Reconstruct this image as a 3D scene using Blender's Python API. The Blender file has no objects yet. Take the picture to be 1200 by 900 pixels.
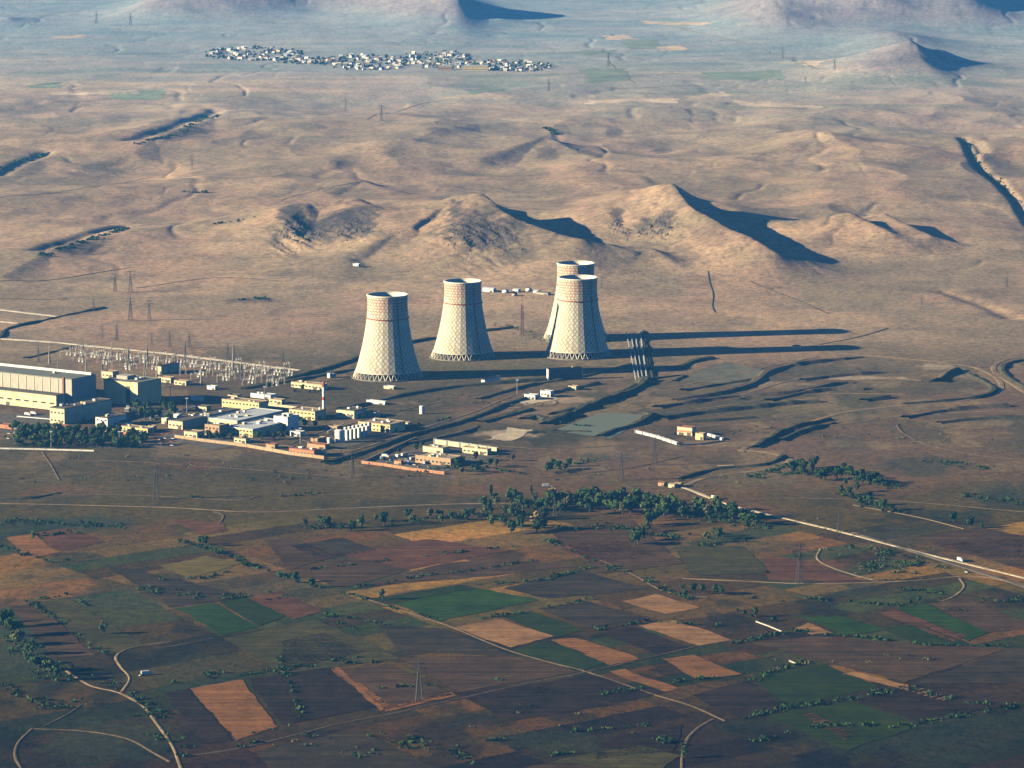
import bpy, math, random
import numpy as np
R = math.radians
random.seed(7)
scene = bpy.context.scene
COL = scene.collection

# ------------------------------------------------------------------ camera
F = 4500.0                      # focal length in pixels of the 1200 px wide photograph
PITCH = R(8.73)
CAMZ = 700.0
cam_d = bpy.data.cameras.new('camera')
cam_d.sensor_width = 36.0
cam_d.lens = 36.0 * F / 1200.0
cam_d.clip_start = 5.0
cam_d.clip_end = 200000.0
cam = bpy.data.objects.new('camera', cam_d)
cam.location = (0, 0, CAMZ)
cam.rotation_euler = (R(90) - PITCH, 0, 0)
COL.objects.link(cam)
scene.camera = cam

# ------------------------------------------------------------------ light
SUN_EL = R(16.0)
SUN_AZ = R(11.0)                 # sun stands on the left, this much towards the camera side
sdir = (-math.cos(SUN_EL) * math.cos(SUN_AZ), -math.cos(SUN_EL) * math.sin(SUN_AZ), math.sin(SUN_EL))
w = bpy.data.worlds.new('World')
scene.world = w
w.use_nodes = True
nt = w.node_tree
bg = nt.nodes['Background']
sky = nt.nodes.new('ShaderNodeTexSky')
sky.sky_type = 'NISHITA'
sky.sun_disc = False
sky.sun_elevation = SUN_EL
sky.sun_rotation = math.atan2(sdir[0], sdir[1])
sky.altitude = 6000
sky.air_density = 1.0
sky.dust_density = 0.0
sky.ozone_density = 6.0
nt.links.new(sky.outputs['Color'], bg.inputs['Color'])
bg.inputs['Strength'].default_value = 0.05
sun_d = bpy.data.lights.new('sun', 'SUN')
sun_d.energy = 5.0
sun_d.angle = R(0.5)
sun_d.color = (1.0, 0.83, 0.54)
sun = bpy.data.objects.new('sun', sun_d)
import mathutils
sun.rotation_euler = mathutils.Vector(sdir).to_track_quat('Z', 'Y').to_euler()
sun.location = (0, 5000, 3000)
COL.objects.link(sun)
scene.view_settings.view_transform = 'Standard'
scene.view_settings.look = 'None'
scene.view_settings.gamma = 1.0
scene.view_settings.use_curve_mapping = False
scene.view_settings.exposure = 1.5
scene.render.engine = 'CYCLES'
scene.cycles.max_bounces = 4
scene.cycles.diffuse_bounces = 0
scene.cycles.glossy_bounces = 2
scene.cycles.volume_bounces = 1
scene.cycles.use_denoising = True

HAZE_DENSITY = 2.7e-5
HAZE_COLOR = (0.10, 0.44, 1.0)

# ------------------------------------------------------------------ maths helpers
cP, sP = math.cos(PITCH), math.sin(PITCH)

def ray(px, py):
    dx = (px - 600.0) / F
    dy = (450.0 - py) / F
    return np.array([dx, cP + dy * sP, -sP + dy * cP])

def flat(px, py):
    d = ray(px, py)
    t = CAMZ / -d[2]
    return d[0] * t, d[1] * t

def foot_px(X, Y):
    """photo coordinates of ground points at z = 0 (arrays)"""
    den = Y * cP + CAMZ * sP
    v = Y * sP - CAMZ * cP
    return 600.0 + F * X / den, 450.0 - F * v / den

def sstep(a, b, x):
    t = np.clip((x - a) / (b - a), 0, 1)
    return t * t * (3 - 2 * t)

_rng = np.random.RandomState(11)
_lat = _rng.rand(8, 256, 256)

def vnoise(x, y, k=0):
    xi = np.floor(x).astype(np.int64); yi = np.floor(y).astype(np.int64)
    fx = x - xi; fy = y - yi
    fx = fx * fx * fx * (fx * (fx * 6 - 15) + 10); fy = fy * fy * fy * (fy * (fy * 6 - 15) + 10)
    L = _lat[k % 8]
    a = L[xi & 255, yi & 255]; b = L[(xi + 1) & 255, yi & 255]
    c = L[xi & 255, (yi + 1) & 255]; d = L[(xi + 1) & 255, (yi + 1) & 255]
    return (a + (b - a) * fx) * (1 - fy) + (c + (d - c) * fx) * fy

def fbm(x, y, o=4, k=0, g=0.5):
    s = 0.0; a = 1.0; n = 0.0
    for i in range(o):
        s = s + a * vnoise(x * 2 ** i + 17.3 * i, y * 2 ** i - 9.1 * i, k + i)
        n += a; a *= g
    return s / n                 # 0..1

# ------------------------------------------------------------------ terrain height
def seg_ridge(X, Y, pts, wn, wf, pw=1.35):
    """ridge along a crest; pts = (px, py, h) of the crest's foot; wn / wf = half widths on the near and far side"""
    best = np.zeros_like(X)
    P = [(*flat(a, b), h) for a, b, h in pts]
    for (x0, y0, h0), (x1, y1, h1) in zip(P[:-1], P[1:]):
        dx, dy = x1 - x0, y1 - y0
        L2 = dx * dx + dy * dy
        t = ((X - x0) * dx + (Y - y0) * dy) / L2
        tc = np.clip(t, 0, 1)
        ex = X - (x0 + tc * dx); ey = Y - (y0 + tc * dy)
        d = np.sqrt(ex * ex + ey * ey)
        # blend of near and far width according to the direction away from the crest
        far = 0.5 + 0.5 * np.clip((0.45 * ey + 0.9 * ex) / (d + 1e-6), -1, 1)
        wd = wn + (wf - wn) * far * far * (3 - 2 * far)
        z = (h0 + (h1 - h0) * tc) * np.exp(-1.6 * (np.sqrt((d / wd) ** 2 + 0.006)) ** pw)
        best = np.maximum(best, z)
    return best

def cone(X, Y, px, py, h, L, Rr, Fr, B, pw=1.3, k=2.0):
    x0, y0 = flat(px, py)
    dx = X - x0; dy = Y - y0
    ax = np.where(dx < 0, dx / L, dx / Rr); ay = np.where(dy < 0, dy / Fr, dy / B)
    r = np.sqrt(ax * ax + ay * ay + 0.004)
    return h * np.exp(-k * r ** pw)

RIDGES = [
    ([(330, 322, 6), (400, 312, 14), (480, 294, 34), (530, 278, 52), (566, 276, 58), (588, 290, 59), (618, 301, 58), (650, 308, 52), (680, 312, 44), (708, 311, 30), (738, 300, 4)], 240, 44, 1.4),
    ([(725, 280, 12), (760, 272, 40), (790, 267, 56), (812, 284, 55), (845, 297, 50), (880, 310, 44), (905, 316, 32), (935, 315, 18), (962, 311, 5)], 170, 46, 1.4),
    ([(818, 248, 18), (850, 254, 24), (890, 268, 18), (930, 282, 8)], 90, 150, 1.6),
    ([(790, 264, 34), (787, 250, 34), (782, 234, 18)], 150, 44, 1.4),
    ([(610, 258, 12), (650, 264, 14), (695, 276, 10), (720, 286, 5)], 60, 130, 1.6),
    ([(566, 274, 32), (563, 262, 32), (558, 246, 16)], 180, 44, 1.4),
    ([(965, 288, 14), (1000, 279, 34), (1040, 289, 20), (1080, 297, 3)], 150, 48, 1.35),
    ([(1000, 276, 16), (1035, 272, 30), (1090, 288, 16), (1137, 291, 2)], 90, 40, 1.35),
    ([(330, 285, 20), (360, 268, 40), (415, 266, 44), (445, 284, 18)], 150, 70, 1.6),
    ([(560, 262, 20), (545, 300, 22), (540, 318, 4)], 90, 60, 1.4),
    ([(380, 232, 7), (425, 219, 15), (440, 224, 10), (462, 226, 3)], 200, 42, 1.5),
    ([(745, 315, 12), (765, 312, 20), (800, 324, 2)], 80, 34, 1.35),
    ([(0, 205, 8), (60, 195, 16), (155, 184, 13), (180, 172, 14), (250, 150, 14), (300, 150, 4)], 300, 60, 1.3),
    ([(0, 330, 8), (60, 300, 10), (150, 282, 11), (330, 262, 4)], 260, 45, 1.3),
    ([(560, 190, 16), (640, 170, 22), (700, 190, 6)], 300, 60, 1.3),
    ([(480, 175, 14), (560, 150, 18), (760, 140, 8)], 400, 100, 1.3),
    ([(860, 190, 14), (960, 170, 16), (1100, 185, 10)], 350, 90, 1.3),
    ([(680, 262, 10), (740, 244, 18), (800, 250, 8)], 200, 60, 1.3),
]
GORGES = [([(1128, 160), (1142, 190), (1160, 205), (1195, 240), (1215, 262)], 9, 10),
          ([(1140, 165), (1152, 182)], 9, 12),
          ([(155, 172), (200, 158), (255, 132)], 8, 20), ([(0, 200), (28, 188), (55, 180)], 7, 16),
          ([(45, 300), (100, 283), (150, 268)], 6, 14), ([(1105, 340), (1150, 355), (1185, 372)], 3, 14)]

MOUNTS = [  # px, py of the foot, h, left, right, front, back, pw
    (255, 8, 130, 260, 330, 900, 1600, 1.5), (330, 4, 105, 260, 170, 800, 1500, 1.4), (392, 8, 50, 140, 110, 500, 900, 1.3), (180, 20, 26, 200, 200, 500, 600, 1.5),
    (536, 20, 100, 260, 105, 800, 900, 1.35), (470, 14, 46, 200, 180, 700, 900, 1.5), (590, 29, 15, 120, 170, 200, 400, 1.3), (430, 10, 50, 160, 150, 600, 900, 1.4),
    (1000, 20, 150, 380, 300, 900, 2500, 1.6), (1110, 18, 130, 240, 180, 850, 2000, 1.5), (910, 34, 46, 260, 220, 800, 1500, 1.5), (1050, 56, 40, 220, 220, 600, 600, 1.6),
    (1066, 80, 66, 270, 100, 560, 300, 1.3), (1105, 80, 34, 90, 170, 200, 200, 1.3), (1010, 90, 20, 200, 200, 500, 300, 1.4),
    (1240, 10, 110, 300, 400, 1000, 1000, 1.4), (10, 26, 16, 150, 80, 200, 300, 1.3), (-250, 5, 120, 600, 400, 1300, 1500, 1.4),
    (1500, 40, 140, 600, 500, 1500, 1500, 1.4)]

CRAGS = [(345, 290, 18, 14, 8), (380, 292, 34, 10, 3.5), (422, 288, 18, 10, 6), (545, 305, 34, 18, 4.5), (590, 305, 26, 16, 4), (728, 284, 12, 9, 8), (775, 288, 20, 10, 9)]

def line_dist(X, Y, pts):
    P = [flat(a, b) for a, b in pts]
    best = np.full_like(X, 1e9)
    for (x0, y0), (x1, y1) in zip(P[:-1], P[1:]):
        dx, dy = x1 - x0, y1 - y0
        t = np.clip(((X - x0) * dx + (Y - y0) * dy) / (dx * dx + dy * dy), 0, 1)
        best = np.minimum(best, np.hypot(X - x0 - t * dx, Y - y0 - t * dy))
    return best

def mounts(X, Y):
    s = np.zeros_like(X)
    for m in MOUNTS: s = s + cone(X, Y, *m[:7], pw=m[7])
    return s

def H(X, Y):
    X = np.asarray(X, float); Y = np.asarray(Y, float)
    sh = X.shape
    X = X.reshape(-1); Y = Y.reshape(-1)
    hz = sstep(5500, 6700, Y) * (1 - 0.8 * sstep(8200, 9800, Y))
    base = (fbm(X / 330 + 5, Y / 520 + 3, 4, 0, 0.36) - 0.5) * 2
    rid = 1 - np.abs(fbm(X / 420 + 40, Y / 800 + 11, 3, 3) - 0.5) * 2
    z = 1.2 * (fbm(X / 500, Y / 500, 2, 1) - 0.5) * 2
    z = z + hz * (17 * base + 22 * (rid - 0.8))
    z = z + 1.6 * sstep(4300, 5600, Y) * (fbm(X / 60, Y / 80, 3, 5) - 0.5) * (0.5 + hz)
    gv = np.abs(fbm(X / 420 + 71, Y / 900 + 23, 4, 2, .5) - 0.5)
    z = z - sstep(5300, 6200, Y) * 1.7 * np.exp(-(gv / .016) ** 2)
    gv2 = np.abs(fbm(X / 260 + 31, Y / 420 + 3, 3, 6, .5) - 0.5)
    z = z - sstep(5200, 5900, Y) * .5 * np.exp(-(gv2 / .016) ** 2)
    hill = np.zeros_like(X)
    for pts, wn, wf, pw in RIDGES:
        hill = np.maximum(hill, 0) + seg_ridge(X, Y, pts, wn, wf, pw) * np.exp(-np.maximum(hill, 0) / 60)
    hill = hill + mounts(X, Y)
    far = sstep(8500, 11000, Y)
    crag = fbm(X / 55, Y / 55, 4, 2, 0.6) - 0.5
    gul = np.abs(fbm(X / (150 + 120 * far), Y / (260 + 200 * far), 4, 4) - 0.5) * 2
    z = z + hill + np.clip(hill / 40, 0, 1.6) * (crag * 3.4 * (1 - 0.2 * far) - (0.35 - gul) * 5 * (1 - .1 * far))
    for cx, cy, rx, ry, am in CRAGS:
        x0, y0 = flat(cx, cy); x1, _ = flat(cx + rx, cy); _, y1 = flat(cx, cy - ry)
        wgt = np.exp(-((X - x0) / (x1 - x0)) ** 2 - ((Y - y0) / (y1 - y0)) ** 2)
        m_ = wgt > .02
        if m_.any():
            q = fbm(X[m_] / 15 + Y[m_] / 34, Y[m_] / 150 - X[m_] / 90, 4, 6, .55)
            z[m_] += wgt[m_] * am * .75 * (np.abs(q - .5) * 4 - .6)
    for pts, dep, wd in GORGES:
        z = z - dep * np.exp(-(line_dist(X, Y, pts) / wd) ** 2)
    return z.reshape(sh)

def h1(x, y):
    return float(H(np.array([x]), np.array([y]))[0])

_cache = {}
def at(px, py):
    """the ground point seen at a photo coordinate"""
    d = ray(px, py)
    t = CAMZ / -d[2]
    if d[1] * t < 5400:
        for _ in range(3):
            z = h1(d[0] * t, d[1] * t)
            t = (CAMZ - z) / -d[2]
    else:
        ts = np.linspace(t * 0.78, t * 1.12, 500)
        zz = CAMZ + d[2] * ts
        hh = H(d[0] * ts, d[1] * ts)
        i = int(np.argmax(zz < hh))
        t = ts[i]
    x, y = d[0] * t, d[1] * t
    return x, y, h1(x, y)

# ------------------------------------------------------------------ object helpers
def tag(o, label=None, cat=None, group=None, kind=None):
    if label: o['label'] = label
    if cat: o['category'] = cat
    if group: o['group'] = group
    if kind: o['kind'] = kind
    return o

def empty(name, loc, label, cat, group=None, rz=0.0):
    o = bpy.data.objects.new(name, None)
    o.location = loc
    o.rotation_euler = (0, 0, rz)
    o.empty_display_size = 2
    COL.objects.link(o)
    return tag(o, label, cat, group)

def link(name, me, parent=None, loc=None):
    o = bpy.data.objects.new(name, me)
    COL.objects.link(o)
    if parent: o.parent = parent
    if loc is not None: o.location = loc
    return o

class MB:
    def __init__(s):
        s.v = []; s.f = []
    def quad(s, a, b, c, d):
        n = len(s.v); s.v += [a, b, c, d]; s.f.append((n, n + 1, n + 2, n + 3)); return s
    def tri(s, a, b, c):
        n = len(s.v); s.v += [a, b, c]; s.f.append((n, n + 1, n + 2)); return s
    def box(s, x0, y0, z0, x1, y1, z1, top=True, bottom=True):
        n = len(s.v)
        s.v += [(x0, y0, z0), (x1, y0, z0), (x1, y1, z0), (x0, y1, z0), (x0, y0, z1), (x1, y0, z1), (x1, y1, z1), (x0, y1, z1)]
        fs = [(0, 1, 5, 4), (1, 2, 6, 5), (2, 3, 7, 6), (3, 0, 4, 7)]
        if top: fs.append((4, 5, 6, 7))
        if bottom: fs.append((3, 2, 1, 0))
        s.f += [tuple(n + i for i in q) for q in fs]
        return s
    def bar(s, a, b, w, w2=None):
        a = mathutils.Vector(a); b = mathutils.Vector(b)
        if w2 is None: w2 = w
        d = (b - a).normalized()
        u = d.cross(mathutils.Vector((0, 0, 1)))
        if u.length < 1e-3: u = mathutils.Vector((1, 0, 0))
        u.normalize(); v = d.cross(u)
        n = len(s.v)
        for p, ww in ((a, w), (b, w2)):
            for su, sv in ((-1, -1), (1, -1), (1, 1), (-1, 1)):
                s.v.append(tuple(p + u * su * ww / 2 + v * sv * ww / 2))
        s.f += [tuple(n + i for i in q) for q in ((0, 1, 5, 4), (1, 2, 6, 5), (2, 3, 7, 6), (3, 0, 4, 7), (4, 5, 6, 7), (3, 2, 1, 0))]
        return s
    def lathe(s, prof, n=16, cx=0, cy=0, capt=False, capb=False, a0=0.0):
        b = len(s.v)
        for r, z in prof:
            for i in range(n):
                a = a0 + 2 * math.pi * i / n
                s.v.append((cx + r * math.cos(a), cy + r * math.sin(a), z))
        for j in range(len(prof) - 1):
            for i in range(n):
                i2 = (i + 1) % n
                s.f.append((b + j * n + i, b + j * n + i2, b + (j + 1) * n + i2, b + (j + 1) * n + i))
        if capt: s.f.append(tuple(b + (len(prof) - 1) * n + i for i in range(n)))
        if capb: s.f.append(tuple(b + i for i in reversed(range(n))))
        return s
    def mesh(s, name, mat, smooth=False):
        me = bpy.data.meshes.new(name)
        me.from_pydata([tuple(map(float, q)) for q in s.v], [], s.f)
        if mat: me.materials.append(mat)
        if smooth: me.polygons.foreach_set('use_smooth', [True] * len(me.polygons))
        me.update()
        return me
    def build(s, name, mat, parent=None, loc=None, smooth=False):
        return link(name, s.mesh(name, mat, smooth), parent, loc)

def clone(root, loc, rz=None, label=None, group=None, scale=None):
    r = root.copy(); COL.objects.link(r); r.location = loc
    if rz is not None: r.rotation_euler = (0, 0, rz)
    if scale is not None: r.scale = scale
    if label: r['label'] = label
    if group: r['group'] = group
    for ch in KIDS[root.name]:
        c = ch.copy(); COL.objects.link(c); c.parent = r
        for g in KIDS.get(ch.name, ()):
            d = g.copy(); COL.objects.link(d); d.parent = c
    return r
KIDS = {}
def freeze(root):
    """remember the children of a thing to be copied"""
    KIDS[root.name] = list(root.children)
    for c in root.children:
        if c.children: KIDS[c.name] = list(c.children)
    return root

# ------------------------------------------------------------------ materials
def newmat(name, rough=0.85, spec=0.2):
    m = bpy.data.materials.new(name); m.use_nodes = True
    n = m.node_tree; b = n.nodes['Principled BSDF']
    b.inputs['Roughness'].default_value = rough
    b.inputs['Specular IOR Level'].default_value = spec
    return m, n, b

def mixnode(n, a, b, fac, mode='MIX'):
    x = n.nodes.new('ShaderNodeMix'); x.data_type = 'RGBA'; x.blend_type = mode
    for sock, val in ((x.inputs['Factor'], fac), (x.inputs['A'], a), (x.inputs['B'], b)):
        if hasattr(val, 'links') or isinstance(val, bpy.types.NodeSocket): n.links.new(val, sock)
        elif isinstance(val, (int, float)): sock.default_value = val
        else: sock.default_value = (*val[:3], 1)
    return x.outputs['Result']

def noise(n, scale, detail=4, rough=0.6, coord='Object', sx=1, sy=1, sz=1, rot=0.0, dist=0.0):
    tc = n.nodes.new('ShaderNodeTexCoord'); mp = n.nodes.new('ShaderNodeMapping')
    mp.inputs['Scale'].default_value = (sx, sy, sz); mp.inputs['Rotation'].default_value = (0, 0, rot)
    n.links.new(tc.outputs[coord], mp.inputs['Vector'])
    t = n.nodes.new('ShaderNodeTexNoise'); t.inputs['Scale'].default_value = scale
    t.inputs['Detail'].default_value = detail; t.inputs['Roughness'].default_value = rough
    t.inputs['Distortion'].default_value = dist
    n.links.new(mp.outputs['Vector'], t.inputs['Vector'])
    return t.outputs['Fac']

def ramp(n, fac, stops):
    r = n.nodes.new('ShaderNodeValToRGB'); e = r.color_ramp.elements
    while len(e) < len(stops): e.new(0.5)
    for i, (p, c) in enumerate(stops):
        e[i].position = p; e[i].color = (*c[:3], 1) if len(c) >= 3 else (c[0],) * 3 + (1,)
    n.links.new(fac, r.inputs['Fac'])
    return r.outputs['Color']

def scaled(c, k): return tuple(x * k for x in c)

def mat_plain(name, col, var=0.25, scale=0.15, rough=0.85, stain=0.0, streak=False):
    m, n, b = newmat(name, rough)
    f = noise(n, scale, 5, 0.65, sz=(0.25 if streak else 1))
    lo, hi = scaled(col, 1 - var), scaled(col, 1 + var * 0.7)
    c = ramp(n, f, [(0.3, lo), (0.7, hi)])
    if stain:
        f2 = noise(n, scale * 0.35, 3, 0.6)
        c = mixnode(n, c, scaled(col, 0.45), ramp(n, f2, [(0.52, (0, 0, 0)), (0.68, (stain,) * 3)]))
    n.links.new(c, b.inputs['Base Color'])
    return m
# ------------------------------------------------------------------ ground sheet
def soil_colours(X, Y):
    gx, gy = foot_px(X, Y)
    n1 = fbm(X / 160 + 3, Y / 220, 4, 1)
    n2 = fbm(X / 45, Y / 70 + 8, 4, 2)
    n3 = fbm(X / 900 + 30, Y / 700, 3, 6)
    n4 = fbm(X / 330 + 9, Y / 210 + 4, 4, 4)
    n5 = fbm(X / 14, Y / 22 + 8, 4, 3)
    def C(r, g, b): return np.array([r, g, b])[None, :]
    def mixc(c, d, t): return c * (1 - t[:, None]) + d * t[:, None]
    foremix = sstep(0.35, 0.65, n1)
    fore = mixc(np.repeat(C(.110, .066, .018), len(X), 0), C(.088, .064, .012), foremix)
    fore = mixc(fore, C(.022, .026, .009), sstep(.55, .72, n2) * .7)
    mid = mixc(np.repeat(C(.15, .098, .055), len(X), 0), C(.095, .078, .040), sstep(.38, .62, n1))
    mid = mixc(mid, C(.23, .165, .085), sstep(.52, .66, n2) * .7)
    mid = mixc(mid, C(.045, .042, .024), sstep(.62, .74, n4) * .6)
    hil = mixc(np.repeat(C(.40, .275, .175), len(X), 0), C(.30, .23, .145), sstep(.40, .60, n1))
    hil = mixc(hil, C(.47, .34, .21), sstep(.50, .64, n4) * .6)
    hil = mixc(hil, C(.23, .17, .115), sstep(.56, .70, n2) * .55)
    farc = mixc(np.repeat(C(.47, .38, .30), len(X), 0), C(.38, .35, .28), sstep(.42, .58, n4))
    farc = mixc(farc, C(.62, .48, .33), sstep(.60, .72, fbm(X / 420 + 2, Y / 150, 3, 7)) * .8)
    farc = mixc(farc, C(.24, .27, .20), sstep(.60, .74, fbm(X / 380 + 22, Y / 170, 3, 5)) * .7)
    wob = (n3 - .5) * 60
    # plots of different soils, laid out along the lanes
    A = np.array(flat(530, 736)); B_ = np.array(flat(588, 726)); C_ = np.array(flat(648, 746))
    e1 = (B_ - A) / np.linalg.norm(B_ - A); e2 = (C_ - B_) / np.linalg.norm(C_ - B_)
    det = e1[0] * e2[1] - e1[1] * e2[0]
    rx_, ry_ = X - A[0] + (n2 - .5) * 14, Y - A[1] + (n2 - .5) * 20
    pu = (rx_ * e2[1] - ry_ * e2[0]) / det; pv = (e1[0] * ry_ - e1[1] * rx_) / det
    su = np.floor(pu / 170.0 + .3 * (n3 - .5)); h0 = (np.sin(su * 12.9898) * 43758.5453) % 1
    sv = np.floor(pv / (36.0 + 34 * h0) + h0 * 7)
    h1_ = (np.sin(su * 78.233 + sv * 37.719) * 43758.5453) % 1; h2_ = (np.sin(su * 11.13 + sv * 91.7) * 24634.6345) % 1
    tone = .48 + 1.3 * h1_ ** 1.5
    green = (h2_ > .80)[:, None] * .75
    plot = fore * tone[:, None]
    plot = plot * (1 - green) + np.array([.034, .062, .018])[None, :] * green
    plot = np.where((h2_ < .17)[:, None], fore * tone[:, None] * np.array([2.3, 1.8, 1.5])[None, :], plot)
    ed = np.minimum(np.abs((pv / (36.0 + 34 * h0) + h0 * 7) % 1 - .5) - .5, 0) + .5
    plot = plot * (1 - .45 * sstep(.46, .5, np.abs((pv / (36.0 + 34 * h0) + h0 * 7) % 1 - .5)) )[:, None]
    fore = mixc(fore, plot, sstep(590, 625, gy + (n3 - .5) * 40) * .85)
    c = mixc(fore, mid, sstep(610, 500, gy + wob) * 1.0)
    c = mixc(c, hil, sstep(470, 370, gy + wob))
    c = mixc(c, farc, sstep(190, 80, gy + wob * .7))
    c = mixc(c, c * .42 + C(.15, .225, .26), sstep(125, 30, gy + wob * .4))  # blue of distant haze painted into the far ground colour
    c = mixc(c, C(.33, .28, .28), np.clip(sstep(12, 50, mounts(X, Y)) * .8, 0, 1))
    # vignette-like darkening towards the bottom of the view, painted into the soil colour
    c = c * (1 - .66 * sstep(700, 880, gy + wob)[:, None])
    # bare rock and scrub on the steep crags
    eps = 12.0
    def blob(cx, cy, rx, ry, col, s, edge=.5):
        nonlocal c
        d = np.sqrt(((gx - cx) / rx) ** 2 + ((gy - cy) / ry) ** 2) + (n2 - .5) * edge * 1.8 + (n5 - .5) * 1.1
        c = mixc(c, C(*col), sstep(1.25, .45, d) * s)
    rock = (.060, .055, .055)
    for cx, cy, rx, ry, s in [(342, 277, 16, 12, .9), (370, 285, 30, 8, .6), (420, 282, 22, 12, .8), (385, 285, 44, 13, .7), (562, 302, 60, 16, .5),
                              (545, 300, 34, 14, .65), (585, 305, 34, 12, .55), (535, 288, 12, 8, .8), (610, 318, 26, 6, .35),
                              (722, 276, 8, 5, .8), (735, 290, 8, 5, .5), (755, 285, 12, 6, .6), (778, 285, 12, 7, .85), (840, 300, 26, 12, .35),
                              (300, 352, 30, 4, .6), (90, 297, 50, 6, .6), (205, 163, 40, 8, .6), (30, 195, 26, 7, .5), (60, 230, 20, 4, .5),
                              (112, 222, 12, 3, .6), (1070, 85, 30, 6, .3), (640, 182, 16, 5, .6), (1150, 345, 40, 8, .4), (515, 165, 20, 5, .4),
                              (920, 160, 12, 3, .6), (775, 170, 10, 3, .6)]:
        blob(cx, cy, rx, ry, rock, s, .6)
    scrub = (.035, .050, .030)
    for cx, cy, rx, ry, s in [(60, 612, 90, 8, .7), (20, 628, 40, 7, .8), (105, 617, 60, 9, .5), (40, 720, 40, 26, .5), (25, 760, 40, 40, .75),
                              (1080, 545, 50, 12, .6), (1180, 580, 50, 18, .6), (1000, 520, 30, 9, .3), (700, 535, 40, 5, .6), (700, 300, 1, 1, 0),
                              (150, 700, 90, 14, .5), (330, 690, 120, 16, .4), (880, 640, 60, 14, .5), (980, 690, 70, 14, .5), (1060, 628, 50, 14, .5),
                              (720, 640, 100, 12, .3), (230, 790, 60, 30, .35), (1050, 860, 160, 30, .5), (640, 870, 90, 16, .4), (130, 870, 90, 30, .5),
                              (420, 655, 60, 8, .4), (865, 440, 60, 14, .5), (950, 432, 60, 10, .5), (760, 440, 1, 1, 0)]:
        blob(cx, cy, rx, ry, scrub, s, .5)
    rust = (.20, .085, .038)
    for cx, cy, rx, ry, s in [(770, 635, 60, 12, .45), (950, 662, 50, 8, .5), (1150, 642, 70, 16, .5), (890, 600, 40, 8, .4), (220, 545, 50, 5, .4),
                              (820, 467, 30, 4, .6), (730, 600, 60, 5, .3), (650, 575, 200, 6, .25), (70, 575, 60, 8, .3)]:
        blob(cx, cy, rx, ry, rust, s, .5)
    pale = (.50, .38, .25)
    for cx, cy, rx, ry, s in [(1095, 430, 20, 4, .6), (1120, 437, 12, 5, .7), (1005, 443, 60, 2.2, .6), (650, 468, 40, 5, .5), (590, 508, 35, 4, .8),
                              (255, 402, 60, 5, .3), (560, 375, 50, 5, .3), (900, 450, 50, 3, .3)]:
        blob(cx, cy, rx, ry, pale, s, .5)
    olive = (.13, .125, .060)
    for cx, cy, rx, ry, s in [(840, 450, 60, 14, .4), (560, 425, 120, 9, .5), (880, 560, 60, 12, .4), (1000, 480, 120, 14, .3), (530, 487, 60, 6, .3)]:
        blob(cx, cy, rx, ry, olive, s, .5)
    return np.clip(c, .01, .8)

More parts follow.
